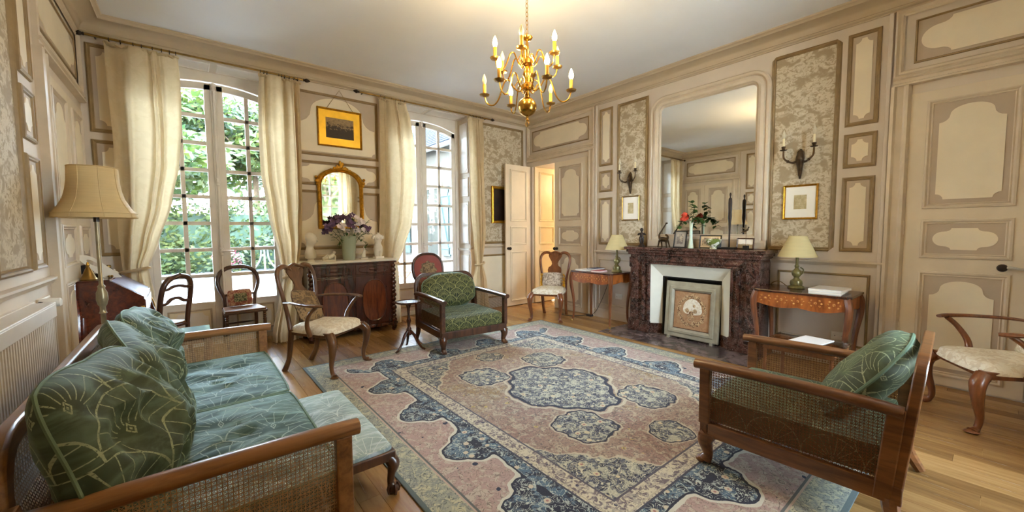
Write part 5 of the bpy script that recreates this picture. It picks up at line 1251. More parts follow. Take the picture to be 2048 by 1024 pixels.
# gilt mirror above it
gm = thing('gilt_mirror', 'arched gilt-framed mirror with carved crest above the sideboard', 'mirror', (1.605, D-.012, 1.385))
def arch_ring(hw, h, rise, n=18): return [(-hw, 0), (-hw, h-rise)]+[(-hw*math.cos(PI*k/n), h-rise+rise*math.sin(PI*k/n)**.9) for k in range(1, n)]+[(hw, h-rise), (hw, 0)]
WG = Wall(lambda u, z, n: (u, -n, z)); rings = []; m = MB()
for i, h_ in ((0, 0), (0, .03), (.012, .045), (.024, .040), (.034, .025), (.042, .032), (.05, .012), (.052, .004)):
    rings.append([WG.p(u, z, h_) for u, z in arch_ring(.29-i, .80-i*2, .20) ]); rings[-1] = [(x, y, z+i) for x, y, z in rings[-1]]
k = len(rings[0]); m.add([p for q_ in rings for p in q_], [(i*k+j, i*k+(j+1) % k, (i+1)*k+(j+1) % k, (i+1)*k+j) for i in range(len(rings)-1) for j in range(k)]); m.build('frame', 'gilt', gm, angle=35)
MB().prism([(u, -.006, z+.05) for u, z in arch_ring(.24, .70, .20)], (0, -.004, 0)).build('mirror_glass', 'old_mirror', gm, smooth=False)
m = MB(); rr = random.Random(2)
for x, z, r0 in ((0, .86, .05), (-.045, .835, .035), (.045, .835, .035), (0, .90, .03), (-.08, .815, .028), (.08, .815, .028), (-.12, .80, .022), (.12, .80, .022), (-.155, .775, .02), (.155, .775, .02), (-.19, .745, .018), (.19, .745, .018)):
    for q_ in range(4): m.ball((x+rr.uniform(-.5, .5)*r0, -.03, z-.03+rr.uniform(-.5, .5)*r0), r0*.55, 5, (1, .6, 1))
m.build('crest', 'gilt', gm)
for sg in (-1, 1):
    m = MB(); m.ball((sg*.29, -.03, .62), .028, 6); m.ball((sg*.302, -.03, .665), .02, 6); m.ball((sg*.285, -.03, .58), .022, 6); m.build('corner_ornament', 'gilt', gm)
    m = MB()
    for i in range(9): m.ball((sg*.272, -.036, .05+.062*i), .016 if i % 2 else .011, 5)
    m.build('beading', 'gilt', gm)
# painting above
def picture(name, label, w, u0, u1, z0, z1, fr, fmat, mat_w, mat_m, img, dep=.03, cat='picture'):
    r = thing(name, label, cat, (0, 0, 0))
    frame(w, u0, u1, z0, z1, [(0, .002), (0, dep), (fr*.3, dep+.006), (fr*.7, dep), (fr, dep*.5), (fr, .004)]).build('frame', fmat, r, angle=30)
    k = fr-.003; MB().prism([w.p(a_, b_, .004) for a_, b_ in ((u0+k, z0+k), (u1-k, z0+k), (u1-k, z1-k), (u0+k, z1-k))], Vector(w.p(0, 0, .006))-Vector(w.p(0, 0, 0))).build('mount', mat_m, r, smooth=False)
    if img:
        a_, b_ = mat_w; i_ = MB().prism([w.p(u, z, .0105) for u, z in ((u0+a_, z0+b_), (u1-a_, z0+b_), (u1-a_, z1-b_), (u0+a_, z1-b_))], Vector(w.p(0, 0, .002))-Vector(w.p(0, 0, 0))).build('picture', img, r, smooth=False)
    return r
gp = picture('landscape_painting', 'sepia landscape in a wide gold mount hung from a cord', WB, 1.345, 1.905, 2.46, 2.95, .022, 'gilt', (.105, .115), 'gilt_mat', 'sepia_landscape')
MB().tube([(1.46, D-.02, 2.94), (1.63, D-.012, 3.20), (1.80, D-.02, 2.94)], .003, 5).build('hanging_cord', 'old_brass', gp)
picture('dark_painting', 'dark painting in a gilt frame half hidden by the open door', WB, 4.09, 4.62, 1.48, 2.12, .05, 'gilt', (.05, .05), 'dark_painting', None, .045)
picture('small_print', 'small framed print under the wall light nearest the open door', WR, 3.19, 3.48, 1.48, 1.83, .018, 'old_brass', (.10, .10), 'paper', 'pencil_print', .02)
picture('small_print', 'small framed print under the wall light nearest the closed door', WR, 1.16, 1.46, 1.445, 1.80, .020, 'gilt', (.095, .105), 'paper', 'pencil_print', .022)
# ------------------------------------------------------------------ console tables
def console(label, yc, half, rz=0):
    """back against the right wall; local -X faces the room"""
    r = thing('console_table', label, 'table', (4.625, yc, 0), rz); hd = .25; H_ = .755
    tp = MB().prism([(-hd, -half+.03, H_-.022), (-hd+.03, -half, H_-.022), (hd, -half, H_-.022), (hd, half, H_-.022), (-hd+.03, half, H_-.022), (-hd, half-.03, H_-.022)], (0, 0, .022)).build('top', 'mahogany', r, smooth=False, bevel=.005)
    # shaped apron
    ys = [-half+.03+(2*half-.06)*i/24 for i in range(25)]
    sc = lambda t: H_-.135-.022*abs(math.sin(t*9))-.012*math.cos(t*5)
    ap = MB().prism([(-hd+.015, y, H_-.024) for y in ys]+[(-hd+.015, y, sc(y)) for y in reversed(ys)], (.018, 0, 0)).build('apron', 'marquetry', r, smooth=False)
    for i in range(5):
        y = -half+.12+(2*half-.24)*i/4; m = MB(); z = H_-.085
        for k in range(9):
            t = k/8*2*PI; m.ball((-hd+.0145, y+.045*math.cos(t), z+.026*math.sin(2*t)), .009, 4, (.15, 1, 1))
        m.ball((-hd+.0145, y, z), .013, 5, (.15, 1, 1)); m.build('inlay', 'marquetry_inlay', ap)
    xs = [-hd+.03+(2*hd-.05)*i/12 for i in range(13)]
    for sg in (-1, 1): MB().prism([(x, sg*(half-.02), H_-.024) for x in xs]+[(x, sg*(half-.02), H_-.13-.02*abs(math.sin(x*11))) for x in reversed(xs)], (0, -sg*.018, 0)).build('side_apron', 'marquetry', r, smooth=False)
    for sx in (-1, 1):
        for sy in (-1, 1):
            x, y = sx*(hd-.035), sy*(half-.035)
            P = spline([(x, y, H_-.02), (x+sx*.018, y+sy*.018, H_-.10), (x+sx*.014, y+sy*.014, H_-.22), (x-sx*.012, y-sy*.01, .32), (x-sx*.012, y-sy*.012, .10), (x+sx*.01, y+sy*.006, 0)], 6)
            l_ = MB().tube(P, lerps([.03, .03, .028, .02, .015, .018], len(P)), 8).build('leg', 'chestnut', r)
            MB().lathe([(.019, 0), (.02, .02), (.015, .03)], (x+sx*.009, y+sy*.006, 0), 10).build('shoe', 'old_brass', l_)
    return r
console('marquetry side table with a lamp between the splat-back chair and the fireplace', 3.64, .375)
console('marquetry side table with two white books, behind the near caned armchair', 1.16, .39)
def table_lamp(label, x, y, z, rs=1.0):
    r = thing('table_lamp', label, 'lamp', (x, y, z))
    MB().lathe([(.07, 0), (.075, .006), (.07, .018), (.05, .03), (.055, .05), (.05, .075), (.026, .095), (.022, .11), (.036, .125), (.044, .15), (.038, .175), (.02, .19), (.015, .205), (.022, .22), (.013, .235), (.013, .31)], n=20).build('base', 'lamp_green', r)
    MB().tube(spline([(0, -.01, .12), (.0, -.05, .15), (0, -.055, .19), (0, -.03, .21)], 5), .006, 6).build('ornament', 'lamp_green', r)
    MB().lathe([(.010, .30), (.016, .305), (.014, .36), (.008, .365)], n=10).build('socket', 'dark_bronze', r)
    zs = .315; R0, R1, hh = .165*rs, .075*rs, .205*rs
    s_ = MB().lathe([(R0, zs), (R0*.99, zs+.006), ((R0+R1)/2, zs+hh*.5), (R1, zs+hh), (R1-.003, zs+hh), ((R0+R1)/2-.003, zs+hh*.5), (R0-.003, zs)], n=40, cap=False).build('lamp_shade', 'shade_cream', r, angle=60)
    MB().tube([(R1*math.cos(t*PI/12)*.98, R1*math.sin(t*PI/12)*.98, zs+hh) for t in range(24)], .003, 5, closed=True).build('rim', 'shade_cream', s_)
    MB().ball((0, 0, .40), .03, 8, (1, 1, 1.3)).build('bulb', 'bulb_unlit', r)
    return r
table_lamp('cream-shaded table lamp on the side table next to the splat-back chair', 4.70, 3.41, .755)
table_lamp('cream-shaded table lamp on the side table with the white books', 4.70, 1.26, .755)
def book(label, x, y, z, rz, a_, b_, t, cover, cat='book', g=None):
    r = thing('book', label, cat, (x, y, z), rz, g)
    MB().box(-a_/2, a_/2, -b_/2, b_/2, 0, .003).box(-a_/2, a_/2, -b_/2, b_/2, t-.003, t).box(a_/2-.003, a_/2, -b_/2, b_/2, 0, t).build('cover', cover, r, smooth=False)
    MB().box(-a_/2+.004, a_/2-.003, -b_/2+.004, b_/2-.004, .003, t-.003).build('pages', 'paper', r, smooth=False)
book('large white book, lower of the two beside the lamp', 4.60, .98, .755, 92, .24, .31, .020, 'white_cover')
book('large white book, upper of the two beside the lamp', 4.61, .97, .775, 88, .25, .32, .020, 'white_cover')
book('white magazine lying at the end of the table by the splat-back chair', 4.60, 3.87, .755, 90, .21, .28, .014, 'white_cover')
book('pink-covered book on the table by the splat-back chair', 4.55, 3.60, .755, 95, .15, .20, .016, 'pink_cover')
book('dark blue book lying on the white magazine', 4.68, 3.76, .769, 84, .16, .22, .016, 'blue_cover')
# cables and sockets
o = MB().tube(spline([(4.70, 3.49, .765), (4.80, 3.55, .76), (4.87, 3.62, .72), (4.88, 3.76, .38), (4.885, 3.90, .12), (4.86, 3.98, .02)], 6), .004, 6).build('lamp_cable', 'black_paint'); tag(o, 'dark lamp cable hanging behind the table by the splat-back chair', 'cable')
o = MB().tube(spline([(4.70, 1.34, .768), (4.80, 1.44, .80), (4.84, 1.52, .765), (4.88, 1.535, .70), (4.89, 1.53, .3)], 6), .004, 6).build('lamp_cable', 'old_brass'); tag(o, 'brown lamp cable trailing off the table with white books', 'cable')
o = thing('cable_block', 'small black junction of cables on the floor by the door frame', 'cable', (4.83, 4.0, 0)); MB().box(-.03, .03, -.05, .05, 0, .03).build('block', 'black_paint', o, smooth=False, bevel=.006); MB().tube(spline([(0, .03, .02), (-.12, .12, .006), (-.25, .25, .005), (-.22, .45, .005)], 6), .005, 6).build('lead', 'black_paint', o)
def socket(label, y, z, sgl=True):
    r = thing('wall_socket', label, 'socket', (W, y, z)); MB().box(-.016, 0, -.06, .06, -.04, .04).build('plate', 'white_plastic', r, smooth=False, bevel=.006)
    for k in (-.028, .028):
        q_ = MB().lathe([(.019, -.018), (.021, -.0165), (.0, -.0155)], (0, 0, 0), 14, 'X').map(lambda a_, b_, c_: (a_, b_+k, c_)).build('well', 'white_plastic', r)
        MB().lathe([(.004, -.019), (.004, -.0165)], (0, 0, 0), 8, 'X').map(lambda a_, b_, c_: (a_, b_+k, c_)).build('pin_hole', 'black_paint', q_)
socket('white double wall socket under the table with white books', .95, .295); socket('white wall socket low on the wall behind the lamp table', 3.52, .36); socket('white wall socket low on the closed door wall', -.86, .30)
# low acrylic table behind the near armchair
gt = thing('glass_table', 'low clear glass table between the caned armchair and the wall', 'table', (3.72, .92, .0095))
MB().box(-.24, .24, -.24, .24, .44, .452).build('top', 'clear_glass', gt, smooth=False, bevel=.002)
for sx in (-1, 1):
    for sy in (-1, 1): MB().tube([(sx*.21, sy*.21, 0), (sx*.21, sy*.21, .44)], .014, 8).build('leg', 'chestnut', gt)
MB().box(-.225, .225, -.225, .225, .40, .438).build('frame', 'chestnut', gt, smooth=False, bevel=.004)
book('pale magazine lying on the low glass table', 3.78, .90, .4615, 80, .2, .27, .006, 'white_cover', 'magazine')

# ------------------------------------------------------------------ wall lights
def sconce(label, y):
    r = thing('wall_light', label, 'wall light', (W-.006, y, 2.02))
    m = MB(); P = spline([(-.01, 0, .14), (-.02, .0, .09), (-.03, 0, .04), (-.025, 0, -.02), (-.015, 0, -.10), (-.01, 0, -.16)], 6); m.tube(P, lerps([.010, .03, .04, .03, .018, .008], len(P)), 10)
    for z, d_ in ((.10, .03), (.06, .036), (.0, .032), (-.05, .022), (-.12, .015)): m.ball((-.02, 0, z), d_, 5, (.7, 1, 1.1))
    m.build('back_plate', 'bronze', r)
    for sg in (-1, 1):
        P = spline([(-.03, sg*.01, .03), (-.06, sg*.05, .005), (-.085, sg*.09, .02), (-.09, sg*.125, .06), (-.09, sg*.13, .13)], 6); a_ = MB(); a_.tube(P, lerps([.012, .011, .009, .009, .008], len(P)), 8); a_.ball(P[12], .015, 5); a_ = a_.build('arm', 'bronze', r)
        MB().lathe([(.006, .13), (.03, .136), (.034, .142), (.012, .146), (.018, .16), (.02, .175), (.012, .178)], (-.09, sg*.13, 0), 14).build('drip_pan', 'bronze', a_)
        MB().lathe([(.011, .17), (.011, .255), (.008, .258)], (-.09, sg*.13, 0), 12).build('candle', 'candle_ivory', r)
        MB().lathe([(.008, .257), (.017, .275), (.019, .29), (.013, .315), (.004, .34), (.001, .347)], (-.09, sg*.13, 0), 12).build('bulb', 'bulb_unlit', r)
sconce('two-armed bronze wall light on the wallpaper nearest the open door', 3.34); sconce('two-armed bronze wall light on the wallpaper nearest the closed door', 1.32)

# ------------------------------------------------------------------ chandelier
ch = thing('chandelier', 'brass two-tier chandelier with twelve candle bulbs hanging from a chain', 'chandelier', (2.075, 2.345, 2.30))
MB().lathe([(.002, -.115), (.010, -.108), (.014, -.098), (.010, -.088), (.012, -.075)]+[(.073*math.sin(t*PI/12), -.073*math.cos(t*PI/12)) for t in range(1, 12)]+[(.018, .072), (.024, .085), (.014, .10), (.014, .12), (.05, .135), (.054, .155), (.04, .17), (.018, .185), (.022, .21), (.034, .24), (.026, .28), (.016, .30), (.044, .32), (.048, .345), (.036, .36), (.016, .375), (.02, .41), (.014, .45), (.010, .49), (.036, .505), (.044, .52), (.024, .535), (.008, .55)], n=24).build('stem', 'brass', ch)
MB().tube([(0, .018*math.cos(t*PI/8), -.128+.018*math.sin(t*PI/8)) for t in range(16)], .004, 6, closed=True).build('pendant_ring', 'brass', ch)
k = None; z = .565; i = 0
while z < ZC-2.30-.03:
    if k is None: k = MB().tube([(.009*math.cos(t*PI/8), 0, .018*math.sin(t*PI/8)) for t in range(16)], .0024, 6, closed=True).build('chain_link', 'old_brass', ch); o = k
    else: o = share(k, ch)
    o.location = (0, 0, z); o.rotation_euler = (0, 0, (PI/2) * (i % 2)); z += .031; i += 1
MB().lathe([(.005, 1.04), (.05, 1.05), (.062, 1.075), (.062, 1.09)], n=20).build('ceiling_rose', 'brass', ch)
def c_arm(th, r0, zh, zp, lit, tier):
    t = math.radians(th); d_ = rt*math.cos(t)+Vector((-math.sin(_y), -math.cos(_y), 0))*math.sin(t); q = lambda r_, z_: (d_.x*r_, d_.y*r_, z_)
    s_ = r0/.33
    P = spline([q(.03, zh), q(.06*s_, zh-.03), q(.10*s_, zh+.0), q(.135*s_, zh+.055), q(.175*s_, zh+.045), q(.22*s_, zp-.03), q(.265*s_, zp-.075), q(.31*s_, zp-.055), q(r0, zp)], 6)
    a_ = MB(); a_.tube(P, .0055, 8); P2 = spline([q(.10*s_, zh+.0), q(.075*s_, zh+.04), q(.05*s_, zh+.05), q(.045*s_, zh+.03)], 5); a_.tube(P2, .004, 6); a_ = a_.build('arm', 'brass', ch)
    p = q(r0, 0)
    MB().lathe([(.006, zp-.008), (.034, zp), (.040, zp+.010), (.036, zp+.010), (.010, zp+.004), (.016, zp+.014), (.014, zp+.022)], (p[0], p[1], 0), 16).build('drip_pan', 'old_brass', a_)
    MB().lathe([(.013, zp+.016), (.0135, zp+.085), (.010, zp+.09)], (p[0], p[1], 0), 12).build('candle', 'candle_gold', ch)
    MB().lathe([(.009, zp+.088), (.0165, zp+.104), (.018, zp+.118), (.013, zp+.14), (.005, zp+.16), (.001, zp+.168)], (p[0], p[1], 0), 14).build('bulb', 'bulb_lit' if lit else 'bulb_unlit', ch)
    if lit:
        l_ = bpy.data.lights.new('candle_bulb_light', 'POINT'); l_.energy = 0.5; l_.color = (1, .70, .34); l_.shadow_soft_size = .03
        o = bpy.data.objects.new('candle_bulb_light', l_); COL.objects.link(o); o.parent = ch; o.location = (p[0]*1.0, p[1]*1.0, zp+.20)
for th, lit in ((8, 1), (68, 1), (128, 1), (188, 0), (248, 1), (308, 0)): c_arm(th, .335, .15, .10, lit, 0)
for th, lit in ((41, 1), (101, 0), (161, 1), (221, 0), (281, 1), (341, 0)): c_arm(th, .255, .335, .325, lit, 1)

# ------------------------------------------------------------------ floor lamp
fl_ = thing('floor_lamp', 'floor lamp with a flared panelled cream shade by the left wall', 'lamp', (-.49, 4.0, 0))
fl_['label'] = 'tall floor lamp with a flared panelled cream shade beside the desk'
MB().lathe([(.14, 0), (.142, .012), (.12, .028), (.05, .04), (.03, .06), (.02, .09)], n=24).build('base', 'pole_metal', fl_)
MB().lathe([(.014, .08), (.014, .78), (.022, .785), (.016, .80), (.016, .83), (.024, .845), (.032, .88), (.030, .93), (.018, .96), (.022, .975), (.012, .99), (.011, 1.44)], n=16).build('pole', 'pole_metal', fl_)
N = 8; m = MB(); prof = [(.215, 0), (.212, .028), (.205, .032), (.178, .075), (.152, .13), (.138, .19), (.130, .25), (.126, .345)]
m.lathe([(r_, 1.46+z_) for r_, z_ in prof]+[(r_-.004, 1.46+z_) for r_, z_ in reversed(prof)], n=40, cap=False); s_ = m.build('lamp_shade', 'shade_silk', fl_, angle=60)
for k in range(N):
    t = 2*PI*k/N+.3; MB().tube([(r_*1.003*math.cos(t), r_*1.003*math.sin(t), 1.46+z_) for r_, z_ in prof], .003, 5).build('seam', 'shade_silk', s_)
for r_, z_ in ((.214, .0), (.213, .030), (.126, .345)): MB().tube([(r_*math.cos(t*PI/20), r_*math.sin(t*PI/20), 1.46+z_) for t in range(40)], .004, 5, closed=True).build('trim_band', 'shade_silk', s_)
MB().tube([(0, 0, 1.43), (0, 0, 1.56)], .016, 8).build('socket', 'dark_bronze', fl_); MB().ball((0, 0, 1.60), .03, 8, (1, 1, 1.3)).build('bulb', 'bulb_unlit', fl_)

# ------------------------------------------------------------------ radiator
rd = thing('radiator', 'long ribbed white panel radiator behind the sofa', 'radiator', (L+.02, 2.42, .20))
MB().box(.0, .008, -1.10, 1.10, 0, .74).box(.06, .072, -1.10, 1.10, 0, .74).build('panel_sheet', 'radiator_paint', rd, smooth=False)
n = 62; k = None
for i in range(n):
    if k is None: k = MB().add([(.072, -.016, .03), (.072, .016, .03), (.072, .016, .70), (.072, -.016, .70), (.082, -.008, .045), (.082, .008, .045), (.082, .008, .685), (.082, -.008, .685)], [(4, 5, 6, 7), (0, 4, 7, 3), (1, 2, 6, 5), (3, 7, 6, 2), (0, 1, 5, 4)]).build('rib', 'radiator_paint', rd, smooth=False); o = k
    else: o = share(k, rd)
    o.location = (0, -1.09+2.18*(i+.5)/n, 0)
MB().box(-.005, .088, -1.11, 1.11, .725, .745).build('top_grille', 'radiator_paint', rd, smooth=False, bevel=.004)
for y in (-1.108, 1.10): MB().box(-.005, .085, y, y+.008, 0, .74).build('side_cover', 'radiator_paint', rd, smooth=False, bevel=.002)
MB().box(.082, .09, -1.10, 1.10, .66, .735).build('top_strip', 'radiator_paint', rd, smooth=False, bevel=.003)
v_ = MB().lathe([(.022, 0), (.026, .01), (.028, .05), (.025, .085), (.02, .09)], n=16, axis='X').map(lambda a_, b_, c_: (.01+a_, 1.175+b_, .735+c_)).build('valve', 'white_plastic', rd)
MB().tube([(.03, 1.10, .71), (.02, 1.15, .735), (.015, 1.175, .735)], .012, 8).build('valve_stem', 'black_iron', v_)
MB().tube([(.02, 1.15, .735), (.015, 1.15, .3), (.015, 1.15, -.20)], .008, 8).build('pipe', 'radiator_paint', rd)
MB().box(-.02, .02, -.9, -.86, .2, .6).build('bracket', 'radiator_paint', rd, smooth=False)

# ------------------------------------------------------------------ on the mantel (top at 1.1235)
zm = 1.1235
o = thing('bronze_putto', 'small dark bronze cherub at the end of the mantel', 'figurine', (4.72, 3.03, zm), -60)
MB().loft([(0, 0, 0, .045, .04), (0, 0, .012, .042, .036), (0, 0, .03, .028, .026), (0, 0, .05, .015, .015)], 12).build('base', 'dark_bronze', o)
m = MB()
for sg in (-1, 1): m.tube(spline([(sg*.012, 0, .045), (sg*.016, -.004, .085), (sg*.012, .0, .13)], 5), lerps([.011, .015, .019], 11), 8); m.tube(spline([(sg*.026, 0, .178), (sg*.045, -.01, .16), (sg*.025, -.035, .165)], 5), lerps([.011, .010, .008], 11), 8)
m.loft([(0, 0, .12, .024, .02), (0, -.003, .145, .024, .022), (0, 0, .175, .027, .019), (0, 0, .188, .014, .013), (0, -.002, .20, .012, .012), (0, -.003, .215, .021, .021), (0, 0, .235, .022, .022), (0, 0, .25, .010, .010)], 14); m.build('figure', 'dark_bronze', o)
o = thing('bronze_goat', 'bronze goat figure with a raised trunk-like horn on the mantel', 'figurine', (4.73, 2.72, zm), 90)
o['label'] = 'bronze animal figure with a long raised neck on the mantel'
m = MB(); m.tube(spline([(-.05, 0, .085), (-.02, 0, .10), (.03, 0, .095), (.06, 0, .085)], 6), lerps([.02, .032, .03, .018], 19), 10)
m.tube(spline([(.045, 0, .09), (.06, 0, .135), (.03, 0, .16)], 5), lerps([.02, .014, .012], 11), 8)
m.tube(spline([(-.045, 0, .095), (-.06, 0, .15), (-.03, 0, .21), (.035, 0, .30)], 6), lerps([.018, .013, .010, .006], 19), 8); m.ball((.04, 0, .305), .012, 5, (1.6, 1, .8))
for x, y, e in ((-.045, .018, -.02), (-.04, -.018, .01), (.045, .018, .01), (.05, -.018, .03)): m.tube(spline([(x, y, .085), (x+e*.5, y, .045), (x+e, y, .0)], 4), lerps([.014, .009, .008], 9), 8)
m.map(lambda x, y, z: (-x, y, z)); m.build('figure', 'bronze', o)
def stand_frame(label, y, x, w_, h_, fm, im, mat_w, rz=0, fr=.012, tilt_=10):
    r = thing('photo_frame', label, 'photo frame', (x, y, zm), rz); t = math.tan(math.radians(tilt_)); Q = Wall(lambda u, z, n: (z*t-n, u, z))
    frame(Q, -w_/2, w_/2, 0, h_, [(0, -.004), (0, .010), (fr*.5, .013), (fr, .008), (fr, 0)]).build('frame', fm, r, angle=30)
    MB().prism([Q.p(u, z, -.002) for u, z in ((-w_/2+fr*.8, fr*.8), (w_/2-fr*.8, fr*.8), (w_/2-fr*.8, h_-fr*.8), (-w_/2+fr*.8, h_-fr*.8))], (-.003, 0, 0)).build('mount', 'silver' if mat_w else im, r, smooth=False)
    if mat_w: MB().prism([Q.p(u, z, .002) for u, z in ((-w_/2+mat_w, mat_w), (w_/2-mat_w, mat_w), (w_/2-mat_w, h_-mat_w), (-w_/2+mat_w, h_-mat_w))], (-.002, 0, 0)).build('picture', im, r, smooth=False)
    MB().beam((h_*.7*t+.004, 0, h_*.7), (h_*.7*t+.07, 0, 0), .03, .004, (1, 0, 0)).build('strut', 'black_paint', r, smooth=False)
stand_frame('upright black-framed portrait photograph on the mantel', 2.50, 4.72, .165, .21, 'black_paint', 'old_photo', .042, -4)
stand_frame('wide black-framed photograph behind the green bowl', 2.145, 4.76, .24, .155, 'black_paint', 'old_photo', .03, 8)
stand_frame('brown-framed landscape photograph at the end of the mantel', 1.765, 4.76, .175, .125, 'mahogany', 'landscape_photo', 0, 3)
o = thing('bud_vase', 'slim pale green glass bud vase with a red flower on the mantel', 'vase', (4.76, 2.375, zm))
MB().lathe([(.036, 0), (.038, .008), (.026, .05), (.018, .11), (.017, .24), (.022, .31), (.024, .325), (.02, .325), (.015, .3), (.013, .12)], n=18, cap=False).build('vessel', 'milk_glass', o)
rr = random.Random(9)
MB().tube(spline([(0, 0, .05), (0, .0, .3), (-.02, .06, .40)], 6), .003, 5).build('stem', 'dark_leaf', o); m = MB()
for k in range(14): blossom(m, (-.02+rr.uniform(-.03, .03), .065+rr.uniform(-.055, .05), .375+rr.uniform(-.03, .04)), .03, 5, (-1, rr.uniform(-.6, .6), rr.uniform(-.3, .8)))
m.build('blossom', 'red_petal', o)
for pts in ([(0, 0, .31), (-.01, -.03, .40), (-.01, -.04, .48), (-.01, -.01, .54)], [(0, 0, .31), (-.02, -.07, .37), (-.02, -.12, .35), (-.02, -.15, .27)], [(0, 0, .31), (-.02, .10, .32), (-.03, .14, .26)]):
    m = MB(); P = spline(pts, 5); m.tube(P, .0025, 5)
    for k, p in enumerate(P[3:]):
        for sg in (-1, 1): leaf_shape(m, p, (-.5, sg*rr.uniform(.3, 1), rr.uniform(-.7, .6)), .062, .026, .012)
    m.build('leafy_twig', 'dark_leaf', o)
o = thing('ceramic_bowl', 'footed green and white marbled ceramic bowl on the mantel', 'bowl', (4.69, 2.075, zm))
MB().lathe([(.038, 0), (.04, .006), (.03, .016), (.045, .03), (.07, .06), (.082, .095), (.085, .112), (.08, .112), (.066, .065), (.04, .036), (.0, .03)], n=26, cap=False).build('bowl', 'bowl_ceramic', o); MB().lathe([(.036, .0), (.04, .004), (.034, .014)], n=20).build('foot', 'plaster', o)
o = thing('slender_statue', 'tall thread-thin dark standing figure on a flat base', 'sculpture', (4.72, 1.915, zm))
MB().box(-.04, .04, -.075, .075, 0, .022).build('base', 'black_paint', o, smooth=False, bevel=.003)
MB().loft([(0, 0, .02, .008, .008), (0, 0, .20, .009, .010), (0, 0, .30, .013, .015), (0, 0, .36, .018, .021), (0, 0, .42, .015, .018), (0, 0, .52, .016, .021), (0, 0, .565, .014, .018), (0, 0, .578, .005, .006), (0, 0, .59, .006, .006), (0, 0, .605, .011, .010), (0, 0, .622, .010, .009), (0, 0, .632, .003, .003)], 12).build('figure', 'dark_bronze', o)
o = thing('perched_bird', 'tiny bird figure on a thin stem above a black block', 'figurine', (4.70, 1.735, zm))
MB().box(-.02, .02, -.026, .026, 0, .045).build('base', 'black_paint', o, smooth=False, bevel=.003); m = MB(); m.tube([(0, 0, .045), (0, 0, .20)], .002, 6); m.tube(spline([(0, .05, .185), (0, .02, .20), (0, -.01, .215), (0, -.02, .235)], 5), lerps([.003, .010, .012, .006], 16), 8); m.tube([(0, .0, .21), (0, .035, .235), (0, .05, .25)], [.004, .006, .002], 6); m.ball((0, -.022, .242), .009, 5); m.build('bird', 'bronze', o)

# ------------------------------------------------------------------ outdoors
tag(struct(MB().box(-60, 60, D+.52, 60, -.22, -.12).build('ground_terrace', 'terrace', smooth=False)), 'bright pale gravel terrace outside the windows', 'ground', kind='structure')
tag(struct(MB().box(-60, 60, -60, F-.52, -.22, -.12).build('ground_bounce', 'bounce_gravel', smooth=False)), 'unseen forecourt ground behind the viewer, made pale to bounce light indoors', 'ground', kind='structure')  # out of view, kept pale as a reflector for the interior
def leaf_cloud(name, mat, parent, boxes, n, size, seed, shell=True):
    """leaf blades spread over ellipsoid shells: boxes (cx,cy,cz,rx,ry,rz)"""
    rn = random.Random(seed); m = MB(); vs, fs_ = [], []; tot = sum(b[3]*b[5]+b[4]*b[5] for b in boxes)
    for b in boxes:
        for _ in range(int(n*(b[3]*b[5]+b[4]*b[5])/tot)):
            v = Vector((rn.gauss(0, 1), rn.gauss(0, 1), rn.gauss(0, 1))).normalized()*rn.uniform(.72, 1.04)
            c = Vector((b[0]+v.x*b[3], b[1]+v.y*b[4], b[2]+v.z*b[5]))
            d_ = Vector((rn.gauss(0, 1), rn.gauss(0, 1), rn.gauss(0, .6))).normalized(); x = d_.orthogonal().normalized(); s_ = size*rn.uniform(.6, 1.3)
            k = len(vs); vs += [c, c+d_*s_*.5+x*s_*.28, c+d_*s_, c+d_*s_*.5-x*s_*.28]; fs_.append((k, k+1, k+2, k+3))
    m.add(vs, fs_); return m.build(name, mat, parent, smooth=False, kind='stuff')
def hedge_run(label, x0, x1, y, hz, seed, n=5200, sz=.20):
    r = thing('hedge', label, 'hedge', ((x0+x1)/2, y, -.12)); rn = random.Random(seed); bx_ = []; x = x0
    while x < x1:
        w_ = rn.uniform(.7, 1.2); h_ = hz*rn.uniform(.85, 1.12); bx_.append((x-(x0+x1)/2, rn.uniform(-.3, .3), h_*.5, w_, .8, h_*.55)); bx_.append((x-(x0+x1)/2+.4, rn.uniform(-.5, -.2), h_*.22, w_*.8, .7, h_*.28)); x += w_*1.1
    leaf_cloud('foliage', 'hedge_leaf', r, bx_, n, sz, seed)
    MB().loft([(0, .1, .0, (x1-x0)/2*.96, .5), (0, .1, hz*.4, (x1-x0)/2*.96, .55), (0, .1, hz*.75, (x1-x0)/2*.9, .35)], 20).build('branches', 'conifer_leaf', r)
hedge_run('clipped green hedge outside, at the end of the terrace', -1.0, 7.5, 19.0, 2.9, 3, 9000)
hedge_run('lower hedge outside, behind the pale blue railing', -9, -1.4, 24.5, 2.4, 4, 3500, .26)
def tree(label, x, y, h, cr, seed, mat='tree_leaf', n=4200, sz=.34, trunk=.16):
    r = thing('tree', label, 'tree', (x, y, -.12)); rn = random.Random(seed)
    MB().tube(spline([(0, 0, 0), (.05, .03, h*.3), (-.05, .0, h*.6), (0, 0, h*.85)], 5), lerps([trunk, trunk*.8, trunk*.5, .03], 16), 8).build('trunk', 'bark', r)
    for k in range(6):
        t = rn.uniform(0, 6.28); z0 = h*rn.uniform(.35, .7); MB().tube(spline([(0, 0, z0), (math.cos(t)*cr*.4, math.sin(t)*cr*.4, z0+h*.08), (math.cos(t)*cr*.85, math.sin(t)*cr*.85, z0+h*.14)], 4), lerps([.07, .045, .015], 9), 6).build('branch', 'bark', r)
    bx_ = [(rn.uniform(-.6, .6)*cr, rn.uniform(-.6, .6)*cr, h*rn.uniform(.38, .98), cr*rn.uniform(.4, .62), cr*rn.uniform(.4, .62), cr*rn.uniform(.22, .36)) for _ in range(11)]
    leaf_cloud('crown', mat, r, bx_, n, sz, seed)
